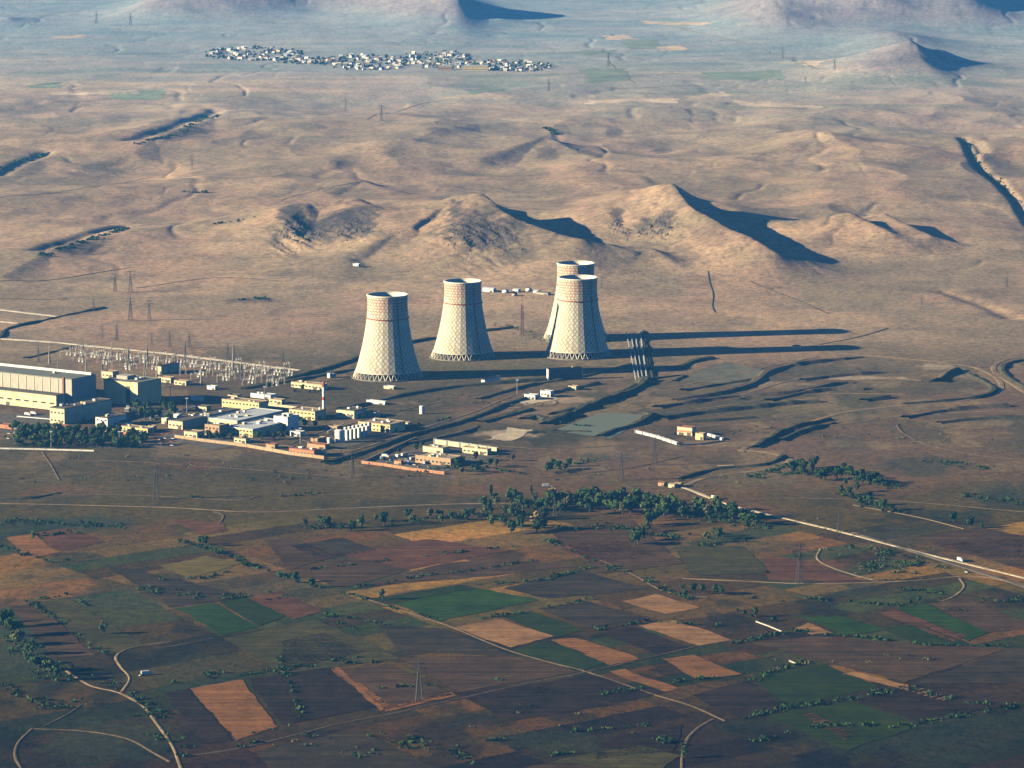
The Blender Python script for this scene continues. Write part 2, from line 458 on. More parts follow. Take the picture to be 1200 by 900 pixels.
def build_ground():
    pys = np.concatenate([np.arange(1500, 960, -6.0), np.arange(960, -40, -0.85)])
    d = np.stack([np.zeros_like(pys), cP + (450 - pys) / F * sP, -sP + (450 - pys) / F * cP], 1)
    Yr = d[:, 1] * CAMZ / -d[:, 2]
    Yr = np.concatenate([[300, 800, 1200], Yr, np.geomspace(Yr[-1] * 1.01, 62000, 60)])
    u = np.concatenate([-np.geomspace(4.0, 1.3, 24)[:-1], np.linspace(-1.3, 1.3, 1240), np.geomspace(1.3, 4.0, 24)[1:]])
    W = Yr * 0.1335
    X = u[None, :] * W[:, None]; Y = np.repeat(Yr[:, None], len(u), 1)
    Z = H(X, Y)
    nr, nc = X.shape
    me = bpy.data.meshes.new('ground')
    me.vertices.add(nr * nc)
    co = np.stack([X, Y, Z], 2).reshape(-1)
    me.vertices.foreach_set('co', co.astype(np.float32))
    i = np.arange(nr - 1)[:, None] * nc + np.arange(nc - 1)[None, :]
    q = np.stack([i, i + 1, i + nc + 1, i + nc], 2).reshape(-1, 4)
    me.loops.add(q.size); me.polygons.add(len(q))
    me.loops.foreach_set('vertex_index', q.reshape(-1).astype(np.int32))
    me.polygons.foreach_set('loop_start', (np.arange(len(q)) * 4).astype(np.int32))
    me.polygons.foreach_set('use_smooth', np.ones(len(q), bool))
    me.update()
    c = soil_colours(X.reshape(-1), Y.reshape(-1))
    # rock shows where the ground is steep
    gy_, gx_ = np.gradient(Z)
    sx = gx_ / (np.gradient(X, axis=1) + 1e-6); sy = gy_ / (np.gradient(Y, axis=0) + 1e-6)
    st = np.hypot(sx, sy).reshape(-1)
    t = (sstep(.45, .8, st) * .55)[:, None]
    c = c * (1 - t) + np.array([.13, .10, .085])[None, :] * t
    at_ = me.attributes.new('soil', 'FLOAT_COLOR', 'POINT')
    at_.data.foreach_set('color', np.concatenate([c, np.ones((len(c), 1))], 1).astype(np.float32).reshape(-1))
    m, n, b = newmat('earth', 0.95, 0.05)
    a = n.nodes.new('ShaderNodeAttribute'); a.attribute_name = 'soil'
    f1 = noise(n, 0.09, 6, 0.7)
    f2 = noise(n, 0.016, 5, 0.65, sx=1, sy=.5)
    v1 = ramp(n, f1, [(0.30, (.55, .57, .60)), (0.5, (1, 1, 1)), (0.72, (1.45, 1.38, 1.3))])
    v2 = ramp(n, f2, [(0.32, (.80, .83, .84)), (0.5, (1, 1, 1)), (0.70, (1.18, 1.12, 1.08))])
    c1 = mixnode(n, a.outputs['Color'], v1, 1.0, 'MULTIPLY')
    c2 = mixnode(n, c1, v2, 1.0, 'MULTIPLY')
    sp = ramp(n, noise(n, .16, 3, .75), [(.57, (1, 1, 1)), (.66, (.52, .56, .50))])
    c2 = mixnode(n, c2, sp, 1.0, 'MULTIPLY')
    n.links.new(c2, b.inputs['Base Color'])
    bp = n.nodes.new('ShaderNodeBump'); bp.inputs['Strength'].default_value = .55; bp.inputs['Distance'].default_value = 2.0
    n.links.new(noise(n, 0.12, 5, 0.65), bp.inputs['Height'])
    n.links.new(bp.outputs['Normal'], b.inputs['Normal'])
    me.materials.append(m)
    o = link('ground', me)
    tag(o, 'brown dry plain rising to bare rolling tan hills', kind='structure')
    return o
build_ground()

# ------------------------------------------------------------------ haze
def build_haze():
    mb = MB().box(-13000, -200, -60, 13000, 64000, 715)
    m = bpy.data.materials.new('haze_air'); m.use_nodes = True
    n = m.node_tree
    for x in list(n.nodes):
        if x.type == 'BSDF_PRINCIPLED': n.nodes.remove(x)
    v = n.nodes.new('ShaderNodeVolumePrincipled')
    v.inputs['Color'].default_value = (*HAZE_COLOR, 1)
    v.inputs['Density'].default_value = HAZE_DENSITY
    v.inputs['Anisotropy'].default_value = 0.2
    n.links.new(v.outputs['Volume'], n.nodes['Material Output'].inputs['Volume'])
    o = mb.build('haze', m)
    o.display_type = 'WIRE'
    tag(o, 'thin blue haze that fades the far hills', kind='stuff')
build_haze()
# ------------------------------------------------------------------ draped sheets and strips
def catmull(P, step=9.0):
    P = [np.array(p[:2], float) for p in P]
    if len(P) == 2:
        n = max(2, int(np.linalg.norm(P[1] - P[0]) / step))
        return [P[0] + (P[1] - P[0]) * i / n for i in range(n + 1)]
    Q = [2 * P[0] - P[1]] + P + [2 * P[-1] - P[-2]]
    out = []
    for i in range(1, len(Q) - 2):
        n = max(2, int(np.linalg.norm(Q[i + 1] - Q[i]) / step))
        for k in range(n):
            t = k / n
            out.append(.5 * ((2 * Q[i]) + (-Q[i - 1] + Q[i + 1]) * t + (2 * Q[i - 1] - 5 * Q[i] + 4 * Q[i + 1] - Q[i + 2]) * t * t
                             + (-Q[i - 1] + 3 * Q[i] - 3 * Q[i + 1] + Q[i + 2]) * t ** 3))
    out.append(P[-1])
    return out

def sweep(name, pts, prof, mat, label=None, smooth=True, step=9.0, wob=0.0, z_=0.0, world=False):
    """sweep a cross-section [(offset, height), ...] along a line draped on the ground"""
    P = pts if world else [at(a, b) for a, b in pts]
    L = catmull(P, step) if smooth else catmull_lin(P, step)
    L = np.array(L); T = np.gradient(L, axis=0); T /= np.linalg.norm(T, axis=1)[:, None] + 1e-9
    N = np.stack([T[:, 1], -T[:, 0]], 1)          # right-hand side
    k = len(prof); V = []; 
    wv = 1 + wob * (fbm(np.arange(len(L)) * .31, np.full(len(L), len(L) * 1.7), 3, 2) - .5) * 2
    offs = np.array([p[0] for p in prof]); hs = np.array([p[1] for p in prof])
    X = L[:, 0][:, None] + N[:, 0][:, None] * offs[None, :] * wv[:, None]
    Y = L[:, 1][:, None] + N[:, 1][:, None] * offs[None, :] * wv[:, None]
    Z = H(X, Y)
    zm = Z.max(axis=1, keepdims=True)
    Z = np.where(hs[None, :] > .9, zm * .5 + Z * .5, Z) + hs[None, :] * np.where(hs[None, :] > .9, wv[:, None], 1) + z_
    V = np.stack([X, Y, Z], 2).reshape(-1, 3)
    Fc = [(i * k + j, i * k + j + 1, (i + 1) * k + j + 1, (i + 1) * k + j) for i in range(len(L) - 1) for j in range(k - 1)]
    me = bpy.data.meshes.new(name); me.from_pydata(V.tolist(), [], Fc); me.materials.append(mat); me.update()
    o = link(name, me)
    return o

def catmull_lin(P, step):
    out = []
    for a, b in zip(P[:-1], P[1:]):
        a = np.array(a[:2]); b = np.array(b[:2]); n = max(1, int(np.linalg.norm(b - a) / step))
        out += [a + (b - a) * i / n for i in range(n)]
    out.append(np.array(P[-1][:2]))
    return out

def earth_mat(name, a, b_, scale=.08, extra=None, sx=1, sy=1, rot=0, furrow=0.0):
    if name[:4] in ('crop', 'stub', 'soil'):
        a = (a[0] * .72, a[1] * .66, a[2] * .5); b_ = (b_[0] * .72, b_[1] * .66, b_[2] * .5)
    m, n, b = newmat(name, .95, .05)
    c = ramp(n, noise(n, scale, 6, .68), [(.33, a), (.66, b_)])
    c = mixnode(n, c, ramp(n, noise(n, scale * .25, 4, .6), [(.3, (.72, .74, .76)), (.7, (1.25, 1.2, 1.15))]), 1.0, 'MULTIPLY')
    if furrow:
        f = noise(n, .11, 2, .5, sx=.04, sy=1.6, rot=rot)
        c = mixnode(n, c, ramp(n, f, [(.38, (1 - furrow,) * 3), (.62, (1 + furrow * .6,) * 3)]), 1.0, 'MULTIPLY')
    if extra:
        c = mixnode(n, c, extra, ramp(n, noise(n, scale * .5, 5, .7), [(.5, (0, 0, 0)), (.62, (.85,) * 3)]))
    n.links.new(c, b.inputs['Base Color'])
    c = mixnode(n, c, ramp(n, noise(n, .22, 3, .75), [(.56, (1, 1, 1)), (.68, (.6, .64, .58))]), 1.0, 'MULTIPLY')
    n.links.new(c, b.inputs['Base Color'])
    bp = n.nodes.new('ShaderNodeBump'); bp.inputs['Strength'].default_value = .5; bp.inputs['Distance'].default_value = .6
    n.links.new(noise(n, .5, 4, .6), bp.inputs['Height']); n.links.new(bp.outputs['Normal'], b.inputs['Normal'])
    return m

M_track = earth_mat('dirt_track', (.16, .115, .065), (.29, .21, .125), .05)
M_dimtrack = earth_mat('dim_track', (.09, .066, .038), (.16, .115, .068), .2)
M_asph = earth_mat('worn_asphalt', (.10, .09, .075), (.17, .15, .12), .2)
M_pale = earth_mat('pale_concrete', (.42, .35, .23), (.62, .53, .37), .2)
M_bright = earth_mat('bright_concrete', (.62, .55, .40), (.80, .72, .54), .2)
M_bank = earth_mat('bank_earth', (.070, .060, .040), (.15, .115, .070), .1)
M_bankg = earth_mat('bank_scrub', (.040, .045, .026), (.10, .090, .052), .12)
M_ditch = earth_mat('ditch_scrub', (.012, .020, .014), (.032, .038, .022), .15)

def road(pts, wd, mat, label, name='road', **k):
    h = wd * .25
    o = sweep(name, pts, [(-h - .8, .05), (-h, .42), (0, .5), (h, .42), (h + .8, .05)], mat, wob=.35, **k)
    return tag(o, label, kind='structure')

def bank(pts, h, top, label, mat=None, side=2.2, name='embankment', wob=.75, **k):
    h = h * .52; t = top * .4; s = t + h * side
    o = sweep(name, pts, [(-s, -.4), (-t, h), (t, h), (s, -.4)], mat or M_bank, wob=wob, **k)
    return tag(o, label, kind='structure')

YARDS = []
# roads
road([(792, 570), (806, 573), (850, 590), (900, 603), (980, 622), (1060, 643), (1125, 659), (1215, 681)], 7, M_pale, 'pale main road crossing the plain to the edge')
road([(1000, 624), (1050, 640), (1085, 651), (1140, 668), (1215, 692)], 9, M_asph, 'worn grey road beside the pale main road')
road([(800, 571), (820, 562), (850, 556), (905, 549), (926, 540), (905, 531), (865, 527)], 13, M_track, 'grey road bending back towards the terraces')
road([(868, 530), (885, 519), (975, 487), (1050, 476), (1130, 469), (1168, 459), (1172, 447), (1150, 433), (1115, 426), (1060, 420), (985, 414)], 13, M_track, 'grey road looping round the eastern terraces')
road([(1215, 468), (1190, 452), (1168, 438), (1166, 428), (1184, 420), (1215, 417)], 13, M_track, 'grey hairpin road at the right edge')
road([(800, 678), (870, 681), (950, 684), (1060, 681), (1120, 676), (1160, 677), (1215, 690)], 3.2, M_track, 'pale dirt track through the eastern fields')
road([(962, 643), (958, 655), (975, 665), (1005, 675), (1030, 681)], 3, M_track, 'curved dirt track round a scrubby rise')
road([(1125, 678), (1130, 688), (1118, 699), (1100, 706)], 3, M_track, 'short dirt track hooking down a mound')
road([(0, 590), (90, 592), (200, 595), (300, 600), (400, 596), (520, 591), (640, 588), (800, 573)], 3.5, M_track, 'pale straight track between plain and fields', name='track')
road([(0, 584), (60, 580), (150, 580), (280, 586), (330, 580), (600, 577), (790, 572)], 4, M_dimtrack, 'dim railway bed along the plain', name='track')
road([(72, 782), (88, 793), (110, 805), (140, 812), (168, 828), (184, 848), (202, 874), (214, 905)], 3, M_track, 'winding dirt track in the dark south-west fields', name='track')
road([(200, 752), (165, 757), (146, 762), (136, 770), (142, 782), (152, 795), (143, 811)], 2.6, M_track, 'looping dirt track joining the winding one', name='track')
road([(38, 854), (100, 857), (150, 866), (180, 882), (200, 893)], 2.6, M_dimtrack, 'faint track curving through dark scrub', name='track')
road([(38, 854), (22, 870), (18, 886), (28, 905)], 2.6, M_dimtrack, 'faint track turning down at the corner', name='track')
road([(50, 852), (78, 838), (96, 826)], 2.2, M_dimtrack, 'faint short track in dark scrub', name='track')
road([(214, 887), (280, 877), (340, 863), (400, 848), (480, 832), (600, 805), (690, 787), (760, 771), (820, 757), (860, 750)], 3.6, M_dimtrack, 'long farm road between the ploughed plots', name='farm_road')
road([(430, 702), (480, 718), (530, 735), (590, 760), (640, 775), (690, 788), (760, 812), (810, 827), (850, 845)], 3, M_dimtrack, 'diagonal farm road crossing the plots', name='farm_road')
road([(799, 905), (800, 885), (806, 866), (820, 852), (836, 843)], 3, M_dimtrack, 'sandy track climbing from the bottom edge', name='track')
road([(700, 655), (740, 672), (780, 693), (830, 700)], 2.6, M_dimtrack, 'faint field track beside the grove', name='track')
road([(180, 760), (215, 755), (250, 748)], 2.4, M_dimtrack, 'faint headland track beside green plot', name='track')
road([(408, 530), (450, 517), (480, 507), (520, 494), (560, 481), (590, 468), (612, 462), (650, 470), (640, 476), (575, 478)], 5, M_track, 'service road from the cooling towers to the scrapyard', name='service_road')
road([(340, 520), (380, 505), (430, 492), (475, 480), (520, 470)], 4, M_track, 'service road past the white tanks', name='service_road')
road([(-20, 396), (60, 401), (120, 407), (200, 415), (280, 425), (352, 434)], 14, M_bright, 'long pale concrete road behind the switchyard', name='concrete_road')
road([(-20, 362), (0, 363), (68, 371)], 14, M_bright, 'short pale road at the left edge', name='concrete_road')
road([(-20, 376), (0, 377), (22, 379)], 14, M_bright, 'stub of pale road at the left edge', name='concrete_road')
road([(66, 351), (85, 356), (110, 362)], 3, M_track, 'short pale track on the dry plain', name='track')
road([(-20, 332), (0, 330), (70, 327), (140, 316), (156, 314)], 5, M_bankg, 'dark track crossing the dry plain', name='track')
road([(-10, 350), (60, 351), (80, 350)], 4, M_bankg, 'dark short track on the plain', name='track')
road([(830, 318), (832, 332), (836, 345), (835, 358), (838, 366)], 2.2, M_bankg, 'dark gully line below the hills', name='gully')
road([(1040, 385), (1010, 394), (960, 404)], 4, M_ditch, 'dark ditch line east of the towers', name='ditch')
road([(713, 72), (730, 88), (745, 98)], 5, M_track, 'pale far road behind the rolling hills')
road([(410, 528), (300, 520), (210, 512)], 4, M_track, 'pale road along the front of the plant', name='service_road')
road([(100, 524), (190, 524), (214, 520)], 5, M_asph, 'grey yard road by the grove', name='service_road')
road([(300, 505), (340, 512), (400, 528)], 4, M_asph, 'grey yard road by the tanks', name='service_road')
road([(340, 451), (400, 445), (420, 438)], 4, M_dimtrack, 'dim lane under the nearest tower', name='service_road')
road([(70, 563), (60, 545), (50, 530)], 2.5, M_dimtrack, 'faint path running up the plain', name='path')
road([(256, 616), (262, 604), (250, 600)], 2, M_dimtrack, 'faint path at the plot corner', name='path')
road([(1130, 620), (1075, 606), (1000, 592)], 2.5, M_track, 'faint path in the eastern scrub', name='path')
road([(860, 545), (840, 546)], 3, M_pale, 'pale track stub by the scrub grove', name='path')
road([(1062, 497), (1052, 498), (1060, 508), (1090, 522), (1150, 534), (1215, 540)], 3, M_dimtrack, 'faint track along eastern terrace', name='track')

# banks, canals
bank([(-20, 402), (0, 396), (8, 386), (40, 378), (85, 368), (122, 361)], 4, 5, 'dark bank at the left edge', M_bankg)
bank([(30, 420), (60, 413), (88, 406)], 3, 5, 'low dark bank before the switchyard', M_bankg)
bank([(338, 444), (380, 433), (420, 420), (470, 404), (540, 392), (600, 384)], 5, 6, 'dark canal bank running behind the towers', M_bankg)
bank([(285, 456), (340, 447), (400, 436), (422, 432)], 4, 6, 'dark canal bank in front of the nearest tower', M_bankg)
bank([(400, 480), (440, 471), (480, 462), (540, 453), (600, 448), (640, 445)], 4, 6, 'dark bank in front of the cooling towers', M_bankg)
bank([(384, 543), (430, 529), (480, 511), (530, 498), (568, 485), (600, 472), (650, 460), (700, 450)], 5, 5, 'dark bank beside the service road', M_bankg)
bank([(640, 498), (665, 488), (700, 473), (735, 461), (752, 452), (757, 446)], 9, 8, 'high bank above the settling pond', M_bankg)
bank([(650, 487), (680, 478), (720, 464), (745, 452)], 6, 6, 'second bank above the settling pond', M_bankg)
bank([(703, 512), (720, 505), (745, 498), (762, 488), (758, 484)], 6, 6, 'curved bank holding the settling pond', M_bankg)
bank([(640, 492), (628, 488), (615, 492)], 5, 10, 'stub of dark bank west of the pond', M_bankg)
bank([(620, 508), (640, 506), (690, 506)], 4, 8, 'low bank in front of the pond', M_bankg)
bank([(562, 495), (590, 488), (618, 480)], 5, 16, 'broad dark mound beside the gravel pad', M_bankg)
bank([(795, 432), (812, 424), (835, 420)], 5, 8, 'short bank at the eastern terraces', M_bankg)
bank([(766, 444), (800, 440), (790, 447)], 3, 4, 'low curved bank by the pipes', M_bankg)
bank([(790, 469), (840, 462), (880, 451), (900, 437), (930, 428), (960, 424), (1010, 419)], 5, 7, 'winding terrace bank, northern one', M_bank)
bank([(770, 478), (850, 466), (930, 460), (980, 450), (1000, 449)], 5, 7, 'winding terrace bank, middle one', M_bank)
bank([(775, 491), (830, 483), (880, 478), (925, 473), (960, 471)], 6, 7, 'winding terrace bank, southern one', M_bankg)
bank([(1012, 470), (1040, 466)], 6, 9, 'short dark terrace bank', M_bankg)
bank([(1100, 448), (1108, 441), (1122, 434)], 8, 3, 'tall spoil heap ridge on the terraces', M_bank, name='spoil_heap')
bank([(1135, 439), (1155, 448), (1165, 457), (1150, 465), (1110, 470), (1060, 474)], 4, 5, 'curved bank inside the loop road', M_bankg)
bank([(885, 525), (900, 516), (925, 503), (972, 492)], 6, 5, 'straight bank beside the terrace road', M_bankg)
bank([(915, 517), (940, 506), (978, 496)], 5, 4, 'twin straight bank beside the terrace road', M_bankg)
bank([(1100, 496), (1150, 491), (1215, 489)], 4, 6, 'low dark bank at the right edge', M_bankg)
bank([(795, 562), (840, 550), (895, 545), (918, 536)], 5, 4, 'dark bank above the grey road', M_bankg)
bank([(1215, 462), (1180, 441), (1176, 430), (1190, 424), (1215, 421)], 4, 5, 'dark bank inside the hairpin road', M_bankg)
bank([(754, 388), (759, 412), (764, 440), (766, 450)], 3.2, 2, 'dark bank carrying on beside the pipes', M_bankg)
bank([(0, 586), (35, 584), (70, 578)], 3, 5, 'dark bank at the left of the track', M_bankg)
bank([(800, 495), (850, 492), (885, 489)], 3, 6, 'low terrace bank near the depot', M_bankg)

for pts, wd, lb in [([(20, 96), (120, 99), (240, 98), (330, 104)], 5, 'thin pale lane in the far plain'), ([(60, 120), (200, 112), (330, 118)], 4, 'thin lane on the far slope, left'), ([(640, 62), (760, 68), (900, 66), (1000, 74)], 5, 'thin lane in the far plain, right'),
    ([(620, 98), (740, 104), (860, 100), (980, 110)], 5, 'thin lane behind the rolling hills'), ([(0, 60), (90, 66), (220, 62)], 5, 'thin lane left of the village'), ([(640, 84), (700, 90), (800, 86)], 4, 'thin lane right of the village'),
    ([(780, 30), (900, 60), (960, 82)], 4, 'thin lane at the foot of the massif'), ([(0, 232), (90, 222), (180, 208), (260, 216)], 3, 'faint footpath on the left slopes'), ([(430, 140), (480, 126), (520, 118), (560, 122)], 3, 'faint footpath on the lit slope'),
    ([(1120, 290), (1160, 300), (1215, 312)], 3, 'faint footpath on the eastern hills'), ([(880, 330), (930, 350), (972, 368)], 3, 'faint footpath below the eastern hills'), ([(330, 235), (375, 222), (420, 214)], 3, 'faint footpath over the left hill'),
    ([(160, 338), (250, 326), (330, 330)], 3, 'faint footpath on the dry plain'), ([(950, 405), (1040, 410), (1110, 422)], 3, 'faint footpath beyond the terraces'), ([(560, 520), (640, 526), (740, 522)], 3, 'faint footpath on the plain by the pond'),
    ([(0, 545), (120, 540), (260, 548), (420, 560)], 3, 'faint footpath below the plant'), ([(640, 560), (740, 548), (800, 535)], 3, 'faint footpath towards the depot'), ([(850, 590), (930, 584), (1060, 588), (1200, 600)], 3, 'faint footpath above the main road')]:
    road(pts, wd, M_dimtrack if pts[0][1] > 300 else M_track, lb, name='track')

for pts, lb in [([(800, 476), (870, 462), (930, 446), (1000, 440), (1080, 446)], 'pale terrace edge, northern'), ([(780, 484), (860, 474), (950, 462), (1060, 462)], 'pale terrace edge, middle'),
    ([(800, 502), (880, 494), (960, 482), (1040, 478)], 'pale terrace edge, southern'), ([(860, 508), (960, 500), (1080, 486), (1215, 480)], 'pale terrace edge by the grey road'), ([(770, 456), (830, 446), (900, 430), (960, 418)], 'pale terrace edge under the shadows')]:
    road(pts, 5, M_track, lb, name='terrace_edge')
for pts, h_, lb in [([(800, 458), (850, 450), (880, 446)], 5, 'low curved terrace bank near the silt basin'), ([(940, 446), (990, 440), (1050, 436)], 5, 'low curved terrace bank north of the spoil heap'), ([(1060, 490), (1120, 480), (1180, 476)], 5, 'low terrace bank inside the loop'),
    ([(560, 468), (620, 452), (690, 440), (740, 428)], 4, 'low bank in front of the striped hall'), ([(480, 520), (540, 508), (560, 500)], 4, 'low bank behind the scrapyard'), ([(900, 470), (960, 458), (1010, 456)], 5, 'low curved terrace bank in the middle')]:
    bank(pts, h_, 5, lb, M_bank)
for q_, lb in [([(186, 512), (330, 488), (380, 500), (250, 528)], 'worn grey yard between the plant buildings'), ([(-20, 486), (66, 484), (100, 504), (-20, 508)], 'worn grey yard in front of the turbine hall annex'),
               ([(436, 542), (500, 521), (585, 534), (520, 554)], 'worn grey yard of the scrapyard'), ([(150, 478), (196, 474), (214, 486), (170, 500)], 'worn grey yard behind the trees'), ([(380, 515), (440, 500), (470, 508), (400, 526)], 'worn grey yard under the tanks')]:
    YARDS.append((q_, lb))

# ------------------------------------------------------------------ fields
def field(q, mat, label, wob=1.6, rot=0):
    A, B_, C_, D = [np.array(at(*p)[:2]) for p in q]
    nu = max(3, int(max(np.linalg.norm(B_ - A), np.linalg.norm(C_ - D)) / 7)); nv = max(3, int(max(np.linalg.norm(D - A), np.linalg.norm(C_ - B_)) / 7))
    nu = min(nu, 90); nv = min(nv, 90)
    U, V = np.meshgrid(np.linspace(0, 1, nu + 1), np.linspace(0, 1, nv + 1), indexing='ij')
    P = (A[None, None] * ((1 - U) * (1 - V))[..., None] + B_[None, None] * (U * (1 - V))[..., None] + C_[None, None] * (U * V)[..., None] + D[None, None] * ((1 - U) * V)[..., None])
    X, Y = P[..., 0].copy(), P[..., 1].copy()
    X += wob * (fbm(X / 30, Y / 30, 4, 3, .7) - .5) * 3.5; Y += wob * 2.2 * (fbm(X / 30 + 50, Y / 30, 4, 4, .7) - .5) * 3.5
    Z = H(X, Y) + .30
    k = nv + 1
    V_ = np.stack([X, Y, Z], 2).reshape(-1, 3)
    Fc = [(i * k + j, (i + 1) * k + j, (i + 1) * k + j + 1, i * k + j + 1) for i in range(nu) for j in range(nv)]
    me = bpy.data.meshes.new('field'); me.from_pydata(V_.tolist(), [], Fc); me.materials.append(mat); me.update()
    o = link('field', me)
    return tag(o, label, kind='structure')

fa = R(-38)
F_green = earth_mat('crop_green', (.030, .075, .012), (.048, .105, .018), .06, furrow=.2, rot=fa)
F_dgreen = earth_mat('crop_dark_green', (.026, .052, .010), (.044, .070, .014), .06, furrow=.2, rot=fa)
F_olive = earth_mat('crop_olive', (.065, .066, .024), (.11, .105, .040), .06, furrow=.2, rot=fa)
F_yellow = earth_mat('crop_yellow', (.15, .13, .035), (.23, .19, .055), .06, furrow=.2, rot=fa)
F_orange = earth_mat('stubble_orange', (.26, .125, .045), (.42, .21, .085), .09, extra=(.15, .075, .035), furrow=.25, rot=fa)
F_sand = earth_mat('stubble_sand', (.33, .19, .095), (.46, .28, .15), .07, furrow=.2, rot=fa)
F_rust = earth_mat('soil_rust', (.13, .065, .038), (.20, .10, .058), .06, furrow=.3, rot=fa)
F_brown = earth_mat('soil_brown', (.085, .058, .036), (.13, .085, .052), .06, furrow=.3, rot=fa)
F_dark = earth_mat('soil_dark', (.030, .022, .017), (.055, .038, .027), .06, furrow=.35, rot=fa)
F_grey = earth_mat('soil_grey', (.050, .045, .034), (.085, .070, .048), .06, furrow=.35, rot=fa)

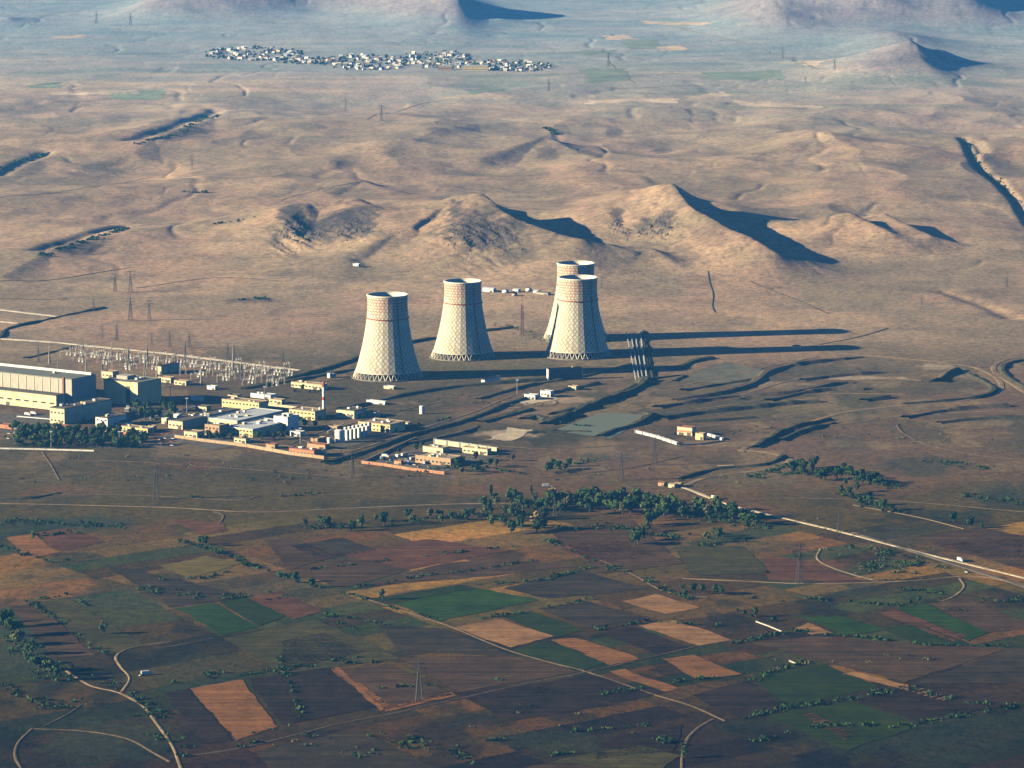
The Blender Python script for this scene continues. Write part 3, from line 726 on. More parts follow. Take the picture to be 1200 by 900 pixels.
FIELDS = [
 ([(8, 630), (38, 625), (70, 648), (32, 655)], F_orange, 'orange stubble strip plot'),
 ([(42, 624), (85, 619), (122, 636), (72, 646)], F_rust, 'reddish ploughed plot'),
 ([(185, 663), (242, 652), (284, 660), (222, 678)], F_yellow, 'yellow crop plot among dark scrub'),
 ([(46, 706), (80, 700), (170, 756), (122, 768)], F_olive, 'olive grass strip plot'),
 ([(14, 712), (44, 708), (112, 768), (60, 770)], F_brown, 'brown strip plot beside olive one'),
 ([(206, 713), (252, 707), (302, 735), (262, 744)], F_green, 'deep green square plot'),
 ([(258, 706), (290, 701), (335, 722), (304, 734)], F_dgreen, 'dark green plot beside the deep green one'),
 ([(290, 700), (330, 694), (378, 716), (345, 726)], F_rust, 'rusty plot beside the green plots'),
 ([(262, 748), (372, 726), (470, 772), (330, 790)], F_olive, 'wide olive pasture'),
 ([(330, 752), (380, 742), (430, 765), (330, 788)], F_grey, 'grey green patch of pasture'),
 ([(222, 807), (283, 796), (324, 852), (276, 867)], F_orange, 'bright orange stubble plot'),
 ([(192, 812), (220, 807), (272, 867), (238, 872)], F_dark, 'dark ploughed plot beside orange stubble'),
 ([(290, 795), (390, 782), (440, 830), (330, 850)], F_dark, 'dark ploughed plot east of orange stubble'),
 ([(402, 787), (455, 778), (532, 815), (450, 832)], F_brown, 'brown plot framed by orange edges'),
 ([(388, 784), (396, 782), (458, 828), (446, 834)], F_orange, 'orange edge strip running down'),
 ([(450, 829), (452, 834), (536, 816), (528, 812)], F_orange, 'orange edge strip along the farm road'),
 ([(530, 736), (588, 726), (648, 746), (598, 759)], F_sand, 'sandy orange harvested plot'),
 ([(592, 724), (622, 716), (686, 738), (650, 747)], F_dgreen, 'green plot beside the sandy one'),
 ([(600, 762), (640, 752), (712, 777), (680, 787)], F_dgreen, 'green plot below the sandy one'),
 ([(645, 751), (672, 747), (716, 760), (686, 766)], F_orange, 'tan plot, upper half'),
 ([(684, 767), (712, 759), (750, 772), (716, 780)], F_orange, 'orange plot, lower half'),
 ([(462, 708), (560, 689), (632, 704), (515, 728)], F_green, 'long green crop plot'),
 ([(432, 703), (540, 685), (558, 689), (462, 707)], F_dgreen, 'narrow dark green strip'),
 ([(628, 713), (690, 705), (760, 726), (690, 736)], F_grey, 'grey brown plot'),
 ([(590, 690), (680, 668), (760, 690), (640, 702)], F_grey, 'long grey green plot'),
 ([(410, 690), (520, 660), (590, 655), (680, 664), (0, 0)][:4], F_brown, 'broad brown ploughed plot'),
 ([(340, 668), (420, 655), (480, 668), (400, 690)], F_brown, 'brown plot near hedge line'),
 ([(640, 620), (740, 610), (800, 660), (706, 672)], F_brown, 'reddish brown open plot by the grove'),
 ([(650, 640), (720, 632), (770, 652), (690, 660)], F_rust, 'reddish patch of open plot'),
 ([(400, 650), (500, 632), (600, 645), (470, 668)], F_rust, 'rust brown ploughed plot'),
 ([(728, 705), (770, 697), (820, 712), (780, 720)], F_sand, 'pale sandy plot'),
 ([(748, 734), (790, 727), (858, 750), (820, 757)], F_sand, 'sandy orange strip plot'),
 ([(700, 742), (742, 735), (812, 760), (772, 768)], F_dark, 'dark plot beside sandy strip'),
 ([(776, 773), (812, 768), (870, 790), (818, 797)], F_orange, 'mottled orange plot'),
 ([(715, 788), (732, 785), (795, 808), (778, 811)], F_orange, 'narrow orange strip'),
 ([(790, 640), (870, 640), (905, 672), (810, 674)], F_olive, 'olive meadow'),
 ([(895, 650), (935, 655), (1015, 683), (900, 680)], F_rust, 'red brown plot by the pylon'),
 ([(1064, 630), (1150, 618), (1215, 632), (1215, 672)], F_brown, 'brown plot above the main road'),
 ([(1100, 640), (1190, 626), (1215, 634), (1215, 662)], F_rust, 'reddish plot above the main road'),
 ([(935, 722), (985, 722), (1040, 738), (990, 744)], F_green, 'green plot in the eastern fields'),
 ([(1050, 712), (1080, 706), (1160, 742), (1135, 752)], F_green, 'green slanted strip plot'),
 ([(1030, 736), (1080, 732), (1140, 756), (1080, 758)], F_dgreen, 'dark green plot under the slanted strip'),
 ([(1030, 718), (1050, 714), (1135, 746), (1115, 752)], F_rust, 'brown strip between green plots'),
 ([(1084, 706), (1130, 700), (1215, 735), (1160, 742)], F_brown, 'brown plot at the right edge'),
 ([(932, 736), (948, 730), (976, 742), (950, 744)], F_sand, 'small sandy patch'),
 ([(880, 754), (950, 746), (1180, 760), (1060, 800)], F_brown, 'wide brown field'),
 ([(985, 790), (1000, 787), (1120, 818), (1110, 822)], F_sand, 'thin sandy strip in the dark fields'),
 ([(880, 790), (965, 778), (1030, 806), (920, 830)], F_dgreen, 'dark green plot in the dark fields'),
 ([(810, 815), (876, 798), (930, 828), (870, 844)], F_dark, 'dark ploughed plot in the south-east'),
 ([(900, 840), (1000, 822), (1080, 850), (990, 880)], F_dgreen, 'deep green plot in the south-east'),
 ([(940, 838), (952, 836), (1005, 862), (990, 868)], F_rust, 'thin rusty strip in green plot'),
 ([(1000, 820), (1080, 806), (1180, 826), (1080, 848)], F_dark, 'dark brown plot in the south-east'),
 ([(640, 893), (750, 873), (800, 885), (770, 905)], F_olive, 'olive strip at the bottom edge'),
 ([(600, 905), (640, 894), (770, 905), (760, 920)], F_brown, 'brown strip at the bottom edge'),
 ([(530, 812), (620, 802), (720, 826), (600, 845)], F_dark, 'dark ploughed plot south of farm road'),
 ([(600, 808), (690, 790), (780, 812), (720, 824)], F_dark, 'dark reddish plot south of crossing'),
 ([(300, 880), (420, 855), (520, 905), (330, 915)], F_grey, 'grey brown rough plot'),
 ([(340, 640), (400, 630), (440, 645), (380, 655)], F_grey, 'grey green plot by shrubs'),
 ([(310, 633), (340, 630), (400, 650), (340, 668)], F_brown, 'brown slanted plot'),
 ([(120, 660), (220, 682), (300, 700), (200, 712)], F_grey, 'grey plot west'),
 ([(200, 610), (260, 612), (268, 622), (235, 628)], F_rust, 'small reddish plot'),
 ([(1180, 760), (1230, 762), (1230, 800), (1070, 802)], F_grey, 'grey field at the right edge'),
 ([(700, 870), (800, 850), (790, 880), (700, 890)], F_dark, 'dark plot by the sandy track'),
 ([(440, 730), (520, 738), (600, 768), (470, 765)], F_grey, 'grey brown fallow plot'),
 ([(470, 772), (600, 768), (680, 788), (540, 812)], F_brown, 'brown fallow plot'),
]
for q, m_, l_ in FIELDS: field(q, m_, l_)
for q, l_ in YARDS: field(q, M_asph, l_, wob=2).name = 'yard_paving'
# far patches of farmland beyond the hills
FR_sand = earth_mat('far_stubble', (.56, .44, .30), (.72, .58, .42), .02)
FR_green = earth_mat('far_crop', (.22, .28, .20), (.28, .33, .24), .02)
for q, m_, l_ in [([(706, 42), (735, 41), (745, 46), (712, 47)], FR_sand, 'pale harvested plot far away'),
 ([(752, 24), (830, 26), (832, 29), (754, 28)], FR_sand, 'pale strip far away'), ([(770, 55), (800, 53), (806, 59), (776, 60)], FR_sand, 'pale sandy plot far away'),
 ([(725, 48), (765, 46), (775, 56), (740, 58)], FR_green, 'green plot far away'), ([(670, 60), (720, 59), (722, 63), (672, 64)], FR_green, 'green strip far away'),
 ([(680, 82), (730, 79), (740, 95), (690, 96)], FR_green, 'dull green plot behind the hills'), ([(820, 85), (915, 82), (920, 92), (830, 95)], FR_green, 'green farmland behind the hills'),
 ([(945, 72), (965, 71), (962, 77), (944, 77)], FR_sand, 'small sandy plot by the far cone'), ([(60, 43), (100, 41), (98, 45), (64, 46)], FR_sand, 'pale strip in the far plain'),
 ([(115, 96), (230, 98), (232, 100), (116, 98)], FR_sand, 'long pale strip in the far plain'), ([(60, 108), (160, 106), (162, 110), (62, 111)], FR_sand, 'pale plot in the far plain'),
 ([(30, 100), (70, 96), (72, 103), (34, 104)], FR_green, 'green plot in the far plain'), ([(130, 108), (190, 105), (195, 116), (130, 117)], FR_green, 'green plot in the far plain, larger'),
 ([(690, 118), (790, 116), (792, 121), (692, 122)], FR_sand, 'pale slope behind the hills'), ([(545, 105), (600, 102), (590, 108), (550, 110)], FR_green, 'green strip behind the hills'),
 ([(800, 112), (850, 108), (860, 112), (810, 118)], FR_sand, 'pale patch of dry slope'), ([(860, 118), (960, 124), (965, 128), (870, 124)], FR_sand, 'pale strip of dry slope')]:
    field(q, m_, l_, wob=14)

# settling pond and gravel pads
m, n, b = newmat('pond_water', .6, .2)
b.inputs['Base Color'].default_value = (.15, .17, .11, 1)
tag(field([(648, 505), (704, 484), (764, 487), (716, 514)], m, 'shallow grey green settling pond', wob=.5), kind='structure').name = 'pond_water'
tag(field([(796, 446), (850, 424), (905, 436), (868, 452)], earth_mat('silt', (.12, .12, .085), (.17, .165, .11), .05), 'flat grey green silt basin', wob=2), kind='structure').name = 'silt_basin'
tag(field([(566, 516), (600, 503), (625, 504), (600, 516)], M_pale, 'pale gravel pad', wob=6), kind='structure').name = 'gravel_pad'
tag(field([(604, 470), (640, 460), (655, 468), (615, 475)], M_pale, 'pale yard around the white houses', wob=1), kind='structure').name = 'gravel_pad'
# ------------------------------------------------------------------ cooling towers
def concrete_shell():
    m, n, b = newmat('faded_cream_cladding', .8, .2)
    tc = n.nodes.new('ShaderNodeTexCoord')
    sx = n.nodes.new('ShaderNodeSeparateXYZ'); n.links.new(tc.outputs['UV'], sx.inputs[0])
    def math_(op, a, b_=None, c=None):
        q = n.nodes.new('ShaderNodeMath'); q.operation = op
        for i, v in enumerate((a, b_, c)):
            if v is None: continue
            if isinstance(v, (int, float)): q.inputs[i].default_value = v
            else: n.links.new(v, q.inputs[i])
        return q.outputs[0]
    u, v = sx.outputs[0], sx.outputs[1]            # u: 0..1 round the tower, v: metres
    uu = math_('MULTIPLY', u, 36.0); vv = math_('MULTIPLY', v, 1 / 7.0)
    # diagonal bracing showing through the cladding
    fp = math_('FRACT', math_('ADD', uu, vv)); fq = math_('FRACT', math_('ADD', math_('SUBTRACT', uu, vv), 100.0))
    hn = noise(n, .22, 4, .8)
    dmin = math_('MINIMUM', math_('ABSOLUTE', math_('SUBTRACT', fp, .5)), math_('ABSOLUTE', math_('SUBTRACT', fq, .5)))
    hole = math_('LESS_THAN', dmin, math_('MULTIPLY', math_('SUBTRACT', hn, .22), .42))
    f = noise(n, .09, 5, .7)
    base = ramp(n, f, [(.3, (.50, .46, .34)), (.55, (.62, .59, .46)), (.75, (.68, .65, .52))])
    stre = noise(n, .5, 3, .6, sz=.08)
    base = mixnode(n, base, (.42, .34, .24), ramp(n, stre, [(.5, (0, 0, 0)), (.72, (.6,) * 3)]))
    spots = mixnode(n, base, (.34, .30, .21), hole)
    # remains of red warning paint high up
    pn = noise(n, .16, 4, .75, sz=.6)
    red = math_('MULTIPLY', math_('GREATER_THAN', math_('ADD', pn, math_('MULTIPLY', math_('SUBTRACT', v, 82.0), .012)), .47), 1.0)
    chk = math_('ABSOLUTE', math_('SUBTRACT', math_('GREATER_THAN', fp, .5), math_('GREATER_THAN', fq, .5)))
    hi = math_('GREATER_THAN', v, 70.0)
    rd = n.nodes.new('ShaderNodeAttribute'); rd.attribute_type = 'OBJECT'; rd.attribute_name = 'redness'
    red = math_('MULTIPLY', math_('MULTIPLY', red, chk), math_('MULTIPLY', hi, .62))
    out = mixnode(n, spots, (.42, .10, .06), red)
    n.links.new(out, b.inputs['Base Color'])
    bp = n.nodes.new('ShaderNodeBump'); bp.inputs['Strength'].default_value = .8; bp.inputs['Distance'].default_value = .5
    n.links.new(math_('SUBTRACT', 1.0, hole), bp.inputs['Height']); n.links.new(bp.outputs['Normal'], b.inputs['Normal'])
    return m
M_shell = concrete_shell()
M_inner = mat_plain('pale_inner_lining', (.78, .74, .62), .15, .1)
M_leg = mat_plain('raw_concrete', (.52, .46, .34), .2, .3)
M_rim = mat_plain('rim_concrete', (.74, .68, .52), .15, .3)
M_red = mat_plain('rust_red_paint', (.35, .07, .045), .3, .3)
M_basin = mat_plain('wet_concrete', (.22, .20, .16), .25, .2)
M_dark = mat_plain('dark_fill', (.05, .05, .05), .2, .2)

PROF = [(8.8, 41.0), (14, 39.4), (20, 37.4), (30, 34.7), (40, 32.2), (51, 29.9), (62, 28.0), (72, 26.6), (82, 25.8), (91, 25.5), (100, 25.9)]
NF = 28
def make_tower(label):
    t = empty('cooling_tower', (0, 0, 0), label, 'cooling tower', 'cream concrete cooling towers of the plant')
    # outer cladding: flat facets
    V = []; Fc = []; UV = []
    for j, (z, r) in enumerate(PROF):
        for i in range(NF):
            a = 2 * math.pi * i / NF
            V.append((r * math.cos(a), r * math.sin(a), z))
    for j in range(len(PROF) - 1):
        for i in range(NF):
            i2 = (i + 1) % NF
            Fc.append((j * NF + i, j * NF + i2, (j + 1) * NF + i2, (j + 1) * NF + i))
            UV += [(i / NF, PROF[j][0]), ((i + 1) / NF, PROF[j][0]), ((i + 1) / NF, PROF[j + 1][0]), (i / NF, PROF[j + 1][0])]
    me = bpy.data.meshes.new('shell'); me.from_pydata(V, [], Fc)
    uv = me.uv_layers.new(name='UVMap'); uv.data.foreach_set('uv', np.array(UV, np.float32).reshape(-1))
    me.materials.append(M_shell); me.update()
    sh = link('shell', me, t)
    inn = MB().lathe([(r - 1.0, z) for z, r in reversed(PROF)], 48); inn.build('lining', M_inner, t, smooth=True)
    MB().lathe([(24.8, 100.0), (24.8, 101.3), (26.6, 101.3), (26.6, 99.6), (25.9, 99.5)], 64).build('rim', M_rim, t)
    MB().lathe([(40.0, 8.0), (40.0, 9.2), (41.6, 9.2), (41.6, 8.0), (40.0, 8.0)], 64).build('ring_beam', M_rim, t)
    MB().lathe([(26.65, 72.4), (27.6, 72.4), (27.6, 73.3), (26.4, 73.3)], 64).build('walkway', M_red, t)
    MB().lathe([(46.5, -3), (46.5, 1.2), (45.7, 1.2), (45.7, .6), (.5, .6)], 64).build('basin', M_basin, t)
    MB().lathe([(33, .6), (33, 9), (.5, 9)], 40).build('cooling_fill', M_dark, t)
    leg = MB()
    leg.bar((44.2, 0, 0), (40.8, 3.3, 8.6), 1.15, .9); leg.bar((44.2, 0, 0), (40.8, -3.3, 8.6), 1.15, .9)
    lm = leg.mesh('support_leg', M_leg)
    nl = 38
    for i in range(nl):
        o = link('support_leg', lm, t); o.rotation_euler = (0, 0, 2 * math.pi * i / nl)
    # inspection ladder up the shell
    ld = MB()
    for (z0, r0), (z1, r1) in zip(PROF[:-1], PROF[1:]):
        a = R(-62)
        ld.bar(((r0 + .8) * math.cos(a), (r0 + .8) * math.sin(a), z0), ((r1 + .8) * math.cos(a), (r1 + .8) * math.sin(a), z1), .7)
    ld.build('ladder', M_red, t)
    return freeze(t)

def base_at(px, py):
    x, y, z = at(px, py); return (x, y, z)
tw = make_tower('front left cooling tower, nearest of the four, with faded red paint on its upper third')
TOW = [((454.5, 441.5), tw['label'], 1.0), ((542.5, 418), 'second cooling tower standing alone behind the front left one, with mostly cream shell', .955),
       ((677, 416.5), 'cooling tower at the right that hides most of the one behind it', .985), ((674.5, 397), 'rearmost cooling tower, red topped, half hidden behind the right tower', .985)]
for i, (p, lb, s_) in enumerate(TOW):
    o = tw if i == 0 else clone(tw, (0, 0, 0), label=lb)
    for c_ in o.children:
        if c_.name.startswith('shell'): c_['redness'] = (.8, .12, .5, .95)[i]
    o.location = base_at(*p); o.rotation_euler = (0, 0, R(3 + 5 * i)); o.scale = (s_ * .955, s_ * .955, s_)

# ------------------------------------------------------------------ plant buildings
ROT = R(-33.0)
W_cream = mat_plain('cream_render', (.66, .55, .34), .18, .12, stain=.35)
W_yellow = mat_plain('yellow_render', (.70, .55, .27), .18, .12, stain=.3)
W_white = mat_plain('white_render', (.80, .76, .66), .12, .15, stain=.3)
W_grey = mat_plain('grey_cladding', (.40, .37, .31), .25, .5, streak=True)
W_tan = mat_plain('tan_brick', (.42, .27, .15), .2, .3)
W_orange = mat_plain('orange_brick', (.50, .20, .10), .25, .3)
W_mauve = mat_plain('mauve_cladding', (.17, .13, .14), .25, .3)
R_felt = mat_plain('roof_felt', (.12, .11, .09), .3, .12)
R_grey = mat_plain('roof_grey_green', (.17, .18, .145), .25, .1)
R_white = mat_plain('roof_pale_sheet', (.50, .54, .55), .2, .1)
R_tan = mat_plain('roof_tan', (.36, .28, .18), .25, .1)
R_rust = mat_plain('roof_rust', (.24, .11, .07), .25, .1)
M_glass = mat_plain('dusty_glass', (.045, .055, .06), .3, .6, rough=.25)
M_door = mat_plain('door_paint', (.10, .09, .08), .2, .5)
M_steel = mat_plain('galvanised_steel', (.42, .42, .40), .2, .5, rough=.5)
M_pylon = mat_plain('dull_steel', (.07, .065, .065), .2, .5, rough=.6)

BUILT = []
def building(px, py, Lu, Lv, h, name, label, cat='building', wall=W_cream, roof=R_felt, wins=0, door=True, para=.7, rot=ROT, extras=(), group=None, gable=False, dark_end=False):
    """px, py: the bottom corner where the sunlit front meets the shaded end; Lu along the front (to the left), Lv into the depth"""
    x, y, z = at(px, py)
    t = empty(name, (x, y, z), label, cat, group, rot)
    MB().box(-Lu, 0, -4, 0, Lv, h, top=False).build('wall', wall, t)
    rb = MB()
    if gable:
        o_ = .5; g = min(Lv, Lu) * .18
        if Lu >= Lv:
            rb.quad((-Lu - o_, -o_, h), (o_, -o_, h), (o_, Lv / 2, h + g), (-Lu - o_, Lv / 2, h + g)); rb.quad((o_, Lv + o_, h), (-Lu - o_, Lv + o_, h), (-Lu - o_, Lv / 2, h + g), (o_, Lv / 2, h + g))
            rb.tri((o_ - .5, 0, h), (o_ - .5, Lv, h), (o_ - .5, Lv / 2, h + g)); rb.tri((-Lu, Lv, h), (-Lu, 0, h), (-Lu, Lv / 2, h + g))
        else:
            rb.quad((-Lu - o_, Lv + o_, h), (-Lu - o_, -o_, h), (-Lu / 2, -o_, h + g), (-Lu / 2, Lv + o_, h + g)); rb.quad((o_, -o_, h), (o_, Lv + o_, h), (-Lu / 2, Lv + o_, h + g), (-Lu / 2, -o_, h + g))
            rb.tri((-Lu, 0, h), (0, 0, h), (-Lu / 2, 0, h + g))
    else:
        rb.box(-Lu + .02, .02, h - .5, -.02, Lv - .02, h - .02 )
        p = .45
        rb.box(-Lu - .15, -.15, h - .3, .15, p, h + para); rb.box(-Lu - .15, Lv - p, h - .3, .15, Lv + .15, h + para)
        rb.box(-Lu - .15, p, h - .3, -Lu + p, Lv - p, h + para - .01); rb.box(-p, p, h - .3, .15, Lv - p, h + para - .01)
    rf = rb.build('roof', roof, t)
    # roof gear: vents and hatches
    rr = random.Random(int(px * 13 + py * 7))
    if not gable and Lu * Lv > 250:
        for k in range(min(6, int(Lu * Lv / 300) + 1)):
            cx = -rr.uniform(.12, .88) * Lu; cy = rr.uniform(.15, .85) * Lv; s = rr.uniform(1, 2.2)
            MB().box(cx - s, cy - s, h - .1, cx + s, cy + s, h + rr.uniform(1, 2.6)).build('roof_vent', rr.choice([W_white, M_steel, W_cream]), rf)
    # windows: rows of openings in the front and at the end
    for r_ in range(wins):
        nwin = max(2, int(Lu / 4.6)); zz = h * (r_ + .45) / wins
        wh = min(1.8, h / wins * .45)
        nwin = min(nwin, 26)
        for k in range(nwin):
            xx = -Lu + (k + .5) * Lu / nwin; ww = Lu / nwin * .28
            MB().box(xx - ww, -.06, zz - wh / 2, xx + ww, .1, zz + wh / 2).build('window', M_glass, t)
    if door:
        dw = min(2.6, Lu * .1 + .5); dh = min(4.0, h * .5); xx = -Lu * .22
        MB().box(xx - dw, -.12, -1, xx + dw, .1, dh).build('door', M_door, t)
        dy = Lv * .4
        MB().box(-.1, dy - dw, -1, .12, dy + dw, dh).build('door', M_door, t)
    for nm, bx, mt in extras:
        MB().box(*bx).build(nm, mt, t)
    BUILT.append(t)
    return t

building(66, 481, 330, 22, 17, 'turbine_hall_annex', 'long low cream annex along the front of the turbine hall', 'annex', W_cream, R_felt, wins=1)
building(84.5, 479, 345, 44, 34, 'turbine_hall', 'huge turbine hall with ribbed grey upper wall behind the long annex', 'turbine hall', W_grey, R_grey, wins=0, door=False,
         extras=[('drain_stack', (-13, -1.4, 0, -10.6, 0, 36), R_rust), ('roof_strip', (-330, 40, 33.9, -4, 43, 36.5), W_white), ('ridge_vent', (-300, 12, 33.9, -180, 20, 36.4), R_grey)] +
         [('pilaster', (-345 + 12 * k, -.5, 0, -344 + 12 * k, 0, 33), W_cream) for k in range(28)])
building(88, 478, 12, 14, 15, 'stair_block', 'small sunlit stair block in the corner below the turbine hall end', 'building', W_cream, R_felt)
building(75.6, 498, 21, 84, 18, 'service_wing', 'cream service wing running back to the turbine hall, its long side in shade', 'building', W_cream, R_felt, wins=2)
building(163, 476, 52, 42, 27, 'reactor_building', 'tall cream reactor building with a dark slot doorway, right of turbine hall', 'reactor building', W_yellow, R_grey, wins=0,
         extras=[('slot_doorway', (-19, -.3, 2, -13, .1, 22), M_door), ('corner_pier', (-9, -2.2, -2, 0, 0, 27.6), W_cream), ('roof_block', (-44, 14, 26.9, -28, 30, 31), W_grey)])
building(126, 501.5, 17, 34, 11, 'control_block', 'small white two storey block standing in front of the reactor building', 'building', W_white, R_felt, wins=2)
building(132, 444, 17, 12, 8, 'substation_house', 'small cream house between turbine hall roof and switchyard', 'house', W_cream, R_tan, wins=1)
building(189, 439, 6, 36, 10, 'relay_building', 'dark sided relay building among the switchyard gantries', 'building', W_cream, R_felt, wins=0)
building(200, 449, 19, 9, 6, 'relay_house', 'low cream house directly below the relay building', 'house', W_cream, R_tan, wins=1)
building(173, 508, 40, 12, 5, 'long_shed', 'long low yellow shed behind the front grove', 'shed', W_yellow, R_tan, wins=1)
building(214, 503.5, 20, 106, 9, 'warehouse', 'long warehouse with a wide flat brown roof', 'warehouse', W_cream, R_felt, wins=1)
building(278, 503, 40, 86, 9, 'workshop', 'broad workshop with a pale blue grey roof beside the brown warehouse', 'workshop', W_cream, R_white, wins=1)
building(257, 512, 20, 18, 12, 'brick_block', 'tan brick block in front of the pale roofed workshop', 'building', W_tan, R_tan, wins=2)
building(296, 513, 37, 70, 9, 'workshop', 'yellow fronted workshop with grey roof, second of the two big workshops', 'workshop', W_yellow, R_white, wins=2)
building(337, 506, 19, 22, 16, 'water_treatment_block', 'tall white block with dark openings right of the workshops', 'building', W_white, R_white, wins=0,
         extras=[('loading_bay', (-14, -.25, 1, -9, .1, 10), M_door), ('loading_bay', (-6.5, -.25, 1, -2, .1, 9), M_door), ('roof_block', (-12, 6, 15.9, -3, 14, 19), W_white)])
building(303.5, 484.5, 53, 18, 12, 'admin_building', 'long yellow building with chimneys on its roof, behind the workshops', 'building', W_yellow, R_tan, wins=2)
building(369, 493, 36, 22, 10, 'yellow_office', 'yellow office building beside the thin red topped chimney', 'building', W_yellow, R_tan, wins=2)
building(231, 514.5, 18, 13, 7, 'gate_house', 'small cream gate house on the front wall below the warehouse', 'house', W_cream, R_tan, wins=1)
building(317, 468, 29, 12, 4.5, 'white_shed', 'low white roofed shed on open ground behind the yellow buildings', 'shed', W_white, R_white, wins=0)
building(377, 457.5, 45, 12, 6.5, 'low_store', 'low cream store below the nearest cooling tower', 'store', W_cream, R_tan, wins=1)
building(415, 491, 22, 26, 9, 'pump_house', 'cream pump house east of the thin chimney', 'building', W_cream, R_felt, wins=1)
building(399, 489, 6, 10, 8, 'pump_annex', 'narrow cream annex on the left of the pump house', 'annex', W_cream, R_felt, wins=0)
building(457, 507.5, 43, 30, 9, 'turbine_store', 'wide yellow store with tan roof right of the white silos', 'store', W_yellow, R_tan, wins=2)
building(461, 456.5, 14, 6, 3, 'valve_house', 'tiny cream valve house at the foot of the nearest cooling tower', 'shed', W_cream, R_white, wins=0)
building(451, 474.5, 26, 5, 3.2, 'white_hut_row', 'long narrow white hut in the scrub below the nearest cooling tower', 'hut', W_white, R_white, wins=0)
building(568, 450, 5, 34, 5, 'white_end_shed', 'long shed with white end wall in the shadow band between towers', 'shed', W_white, R_felt, wins=0)
building(386.5, 443, 4, 4, 5, 'valve_hut', 'tiny white hut on the bank left of the nearest cooling tower', 'hut', W_white, R_white, wins=0, door=False)
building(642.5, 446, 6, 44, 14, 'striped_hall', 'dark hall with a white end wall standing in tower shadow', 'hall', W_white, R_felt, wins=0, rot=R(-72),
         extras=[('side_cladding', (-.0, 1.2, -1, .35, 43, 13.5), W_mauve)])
building(627, 469, 15, 9, 5.5, 'white_house', 'white flat roofed house, left one of the pair on the pale yard', 'house', W_white, R_white, wins=1)
building(645, 466, 14, 8, 7, 'white_house', 'white flat roofed house, right one of the pair on the pale yard', 'house', W_white, R_white, wins=1)
building(675, 457.5, 11, 7, 4.5, 'cream_hut', 'cream hut alone between the pale yard and the pipes', 'hut', W_cream, R_tan, wins=0)
building(935, 410, 8, 8, 4.5, 'cream_hut', 'cream hut at the edge of the long eastern tower shadow', 'hut', W_cream, R_tan, wins=0)
building(811, 511, 19, 9, 9, 'depot_building', 'orange banded depot building inside the fenced yard on the right', 'building', W_cream, R_rust, wins=0,
         extras=[('orange_band', (-19.1, -.25, 3.4, 0, .1, 5.4), W_orange), ('dark_bay', (-17, -.3, 0, -11, .1, 2.8), M_door)])
building(824, 516, 10, 6, 7, 'yellow_shed', 'yellow shed next to the orange banded depot building', 'shed', W_yellow, R_tan, wins=0)
building(368, 536, 33, 12, 7, 'brick_garage', 'orange brick garage at the east end of the front wall', 'garage', W_orange, R_rust, wins=1)
building(381, 527, 24, 8, 5, 'brick_shed', 'rust roofed brick shed behind the orange brick garage', 'shed', W_tan, R_rust, wins=0)
building(528, 547, 45, 22, 8, 'scrapyard_hall', 'tan roofed hall in the middle of the walled scrapyard', 'hall', W_tan, R_tan, wins=1)
building(519, 532, 26, 12, 6, 'scrapyard_shed', 'cream shed with tan roof at the back of the scrapyard', 'shed', W_cream, R_tan, wins=0)
building(571, 534, 32, 8, 6.5, 'scrapyard_store', 'cream store at the right end of the scrapyard', 'store', W_cream, R_tan, wins=1)
building(379, 533, 7, 6, 5, 'white_kiosk', 'white kiosk at the east side of the brick garage', 'kiosk', W_white, R_felt, wins=0)
building(372, 520, 9, 16, 5, 'tank_house', 'small brick house left of the white tanks', 'house', W_tan, R_tan, wins=0)
building(77, 503, 14, 8, 3, 'red_roof_shed', 'low red shed at the foot of the service wing', 'shed', W_orange, R_rust, wins=0)
building(162, 511, 60, 5, 3, 'canopy', 'long low orange canopy in front of the yellow shed', 'canopy', W_orange, R_tan, wins=0)
building(10, 502, 16, 8, 3.5, 'red_roof_shed', 'low red roofed shed at the left edge by the parked cars', 'shed', W_orange, R_rust, wins=0)
building(195, 497, 7, 5, 6, 'pump_kiosk', 'small cream kiosk left of the brown roofed warehouse', 'kiosk', W_cream, R_white, wins=0)
for px, py, lu, lv, lb in [(210, 490, 8, 5, 'white container stacked by the trees left of the warehouse'), (236, 470, 16, 5, 'pale container in the reactor building shadow'),
                           (283, 498, 6, 6, 'white plant box between the two workshops'), (305, 509, 5, 5, 'white plant box in front of the second workshop')]:
    building(px, py, lu, lv, 4.5, 'container', lb, 'container', W_white, R_white, wins=0, door=False, para=.1)
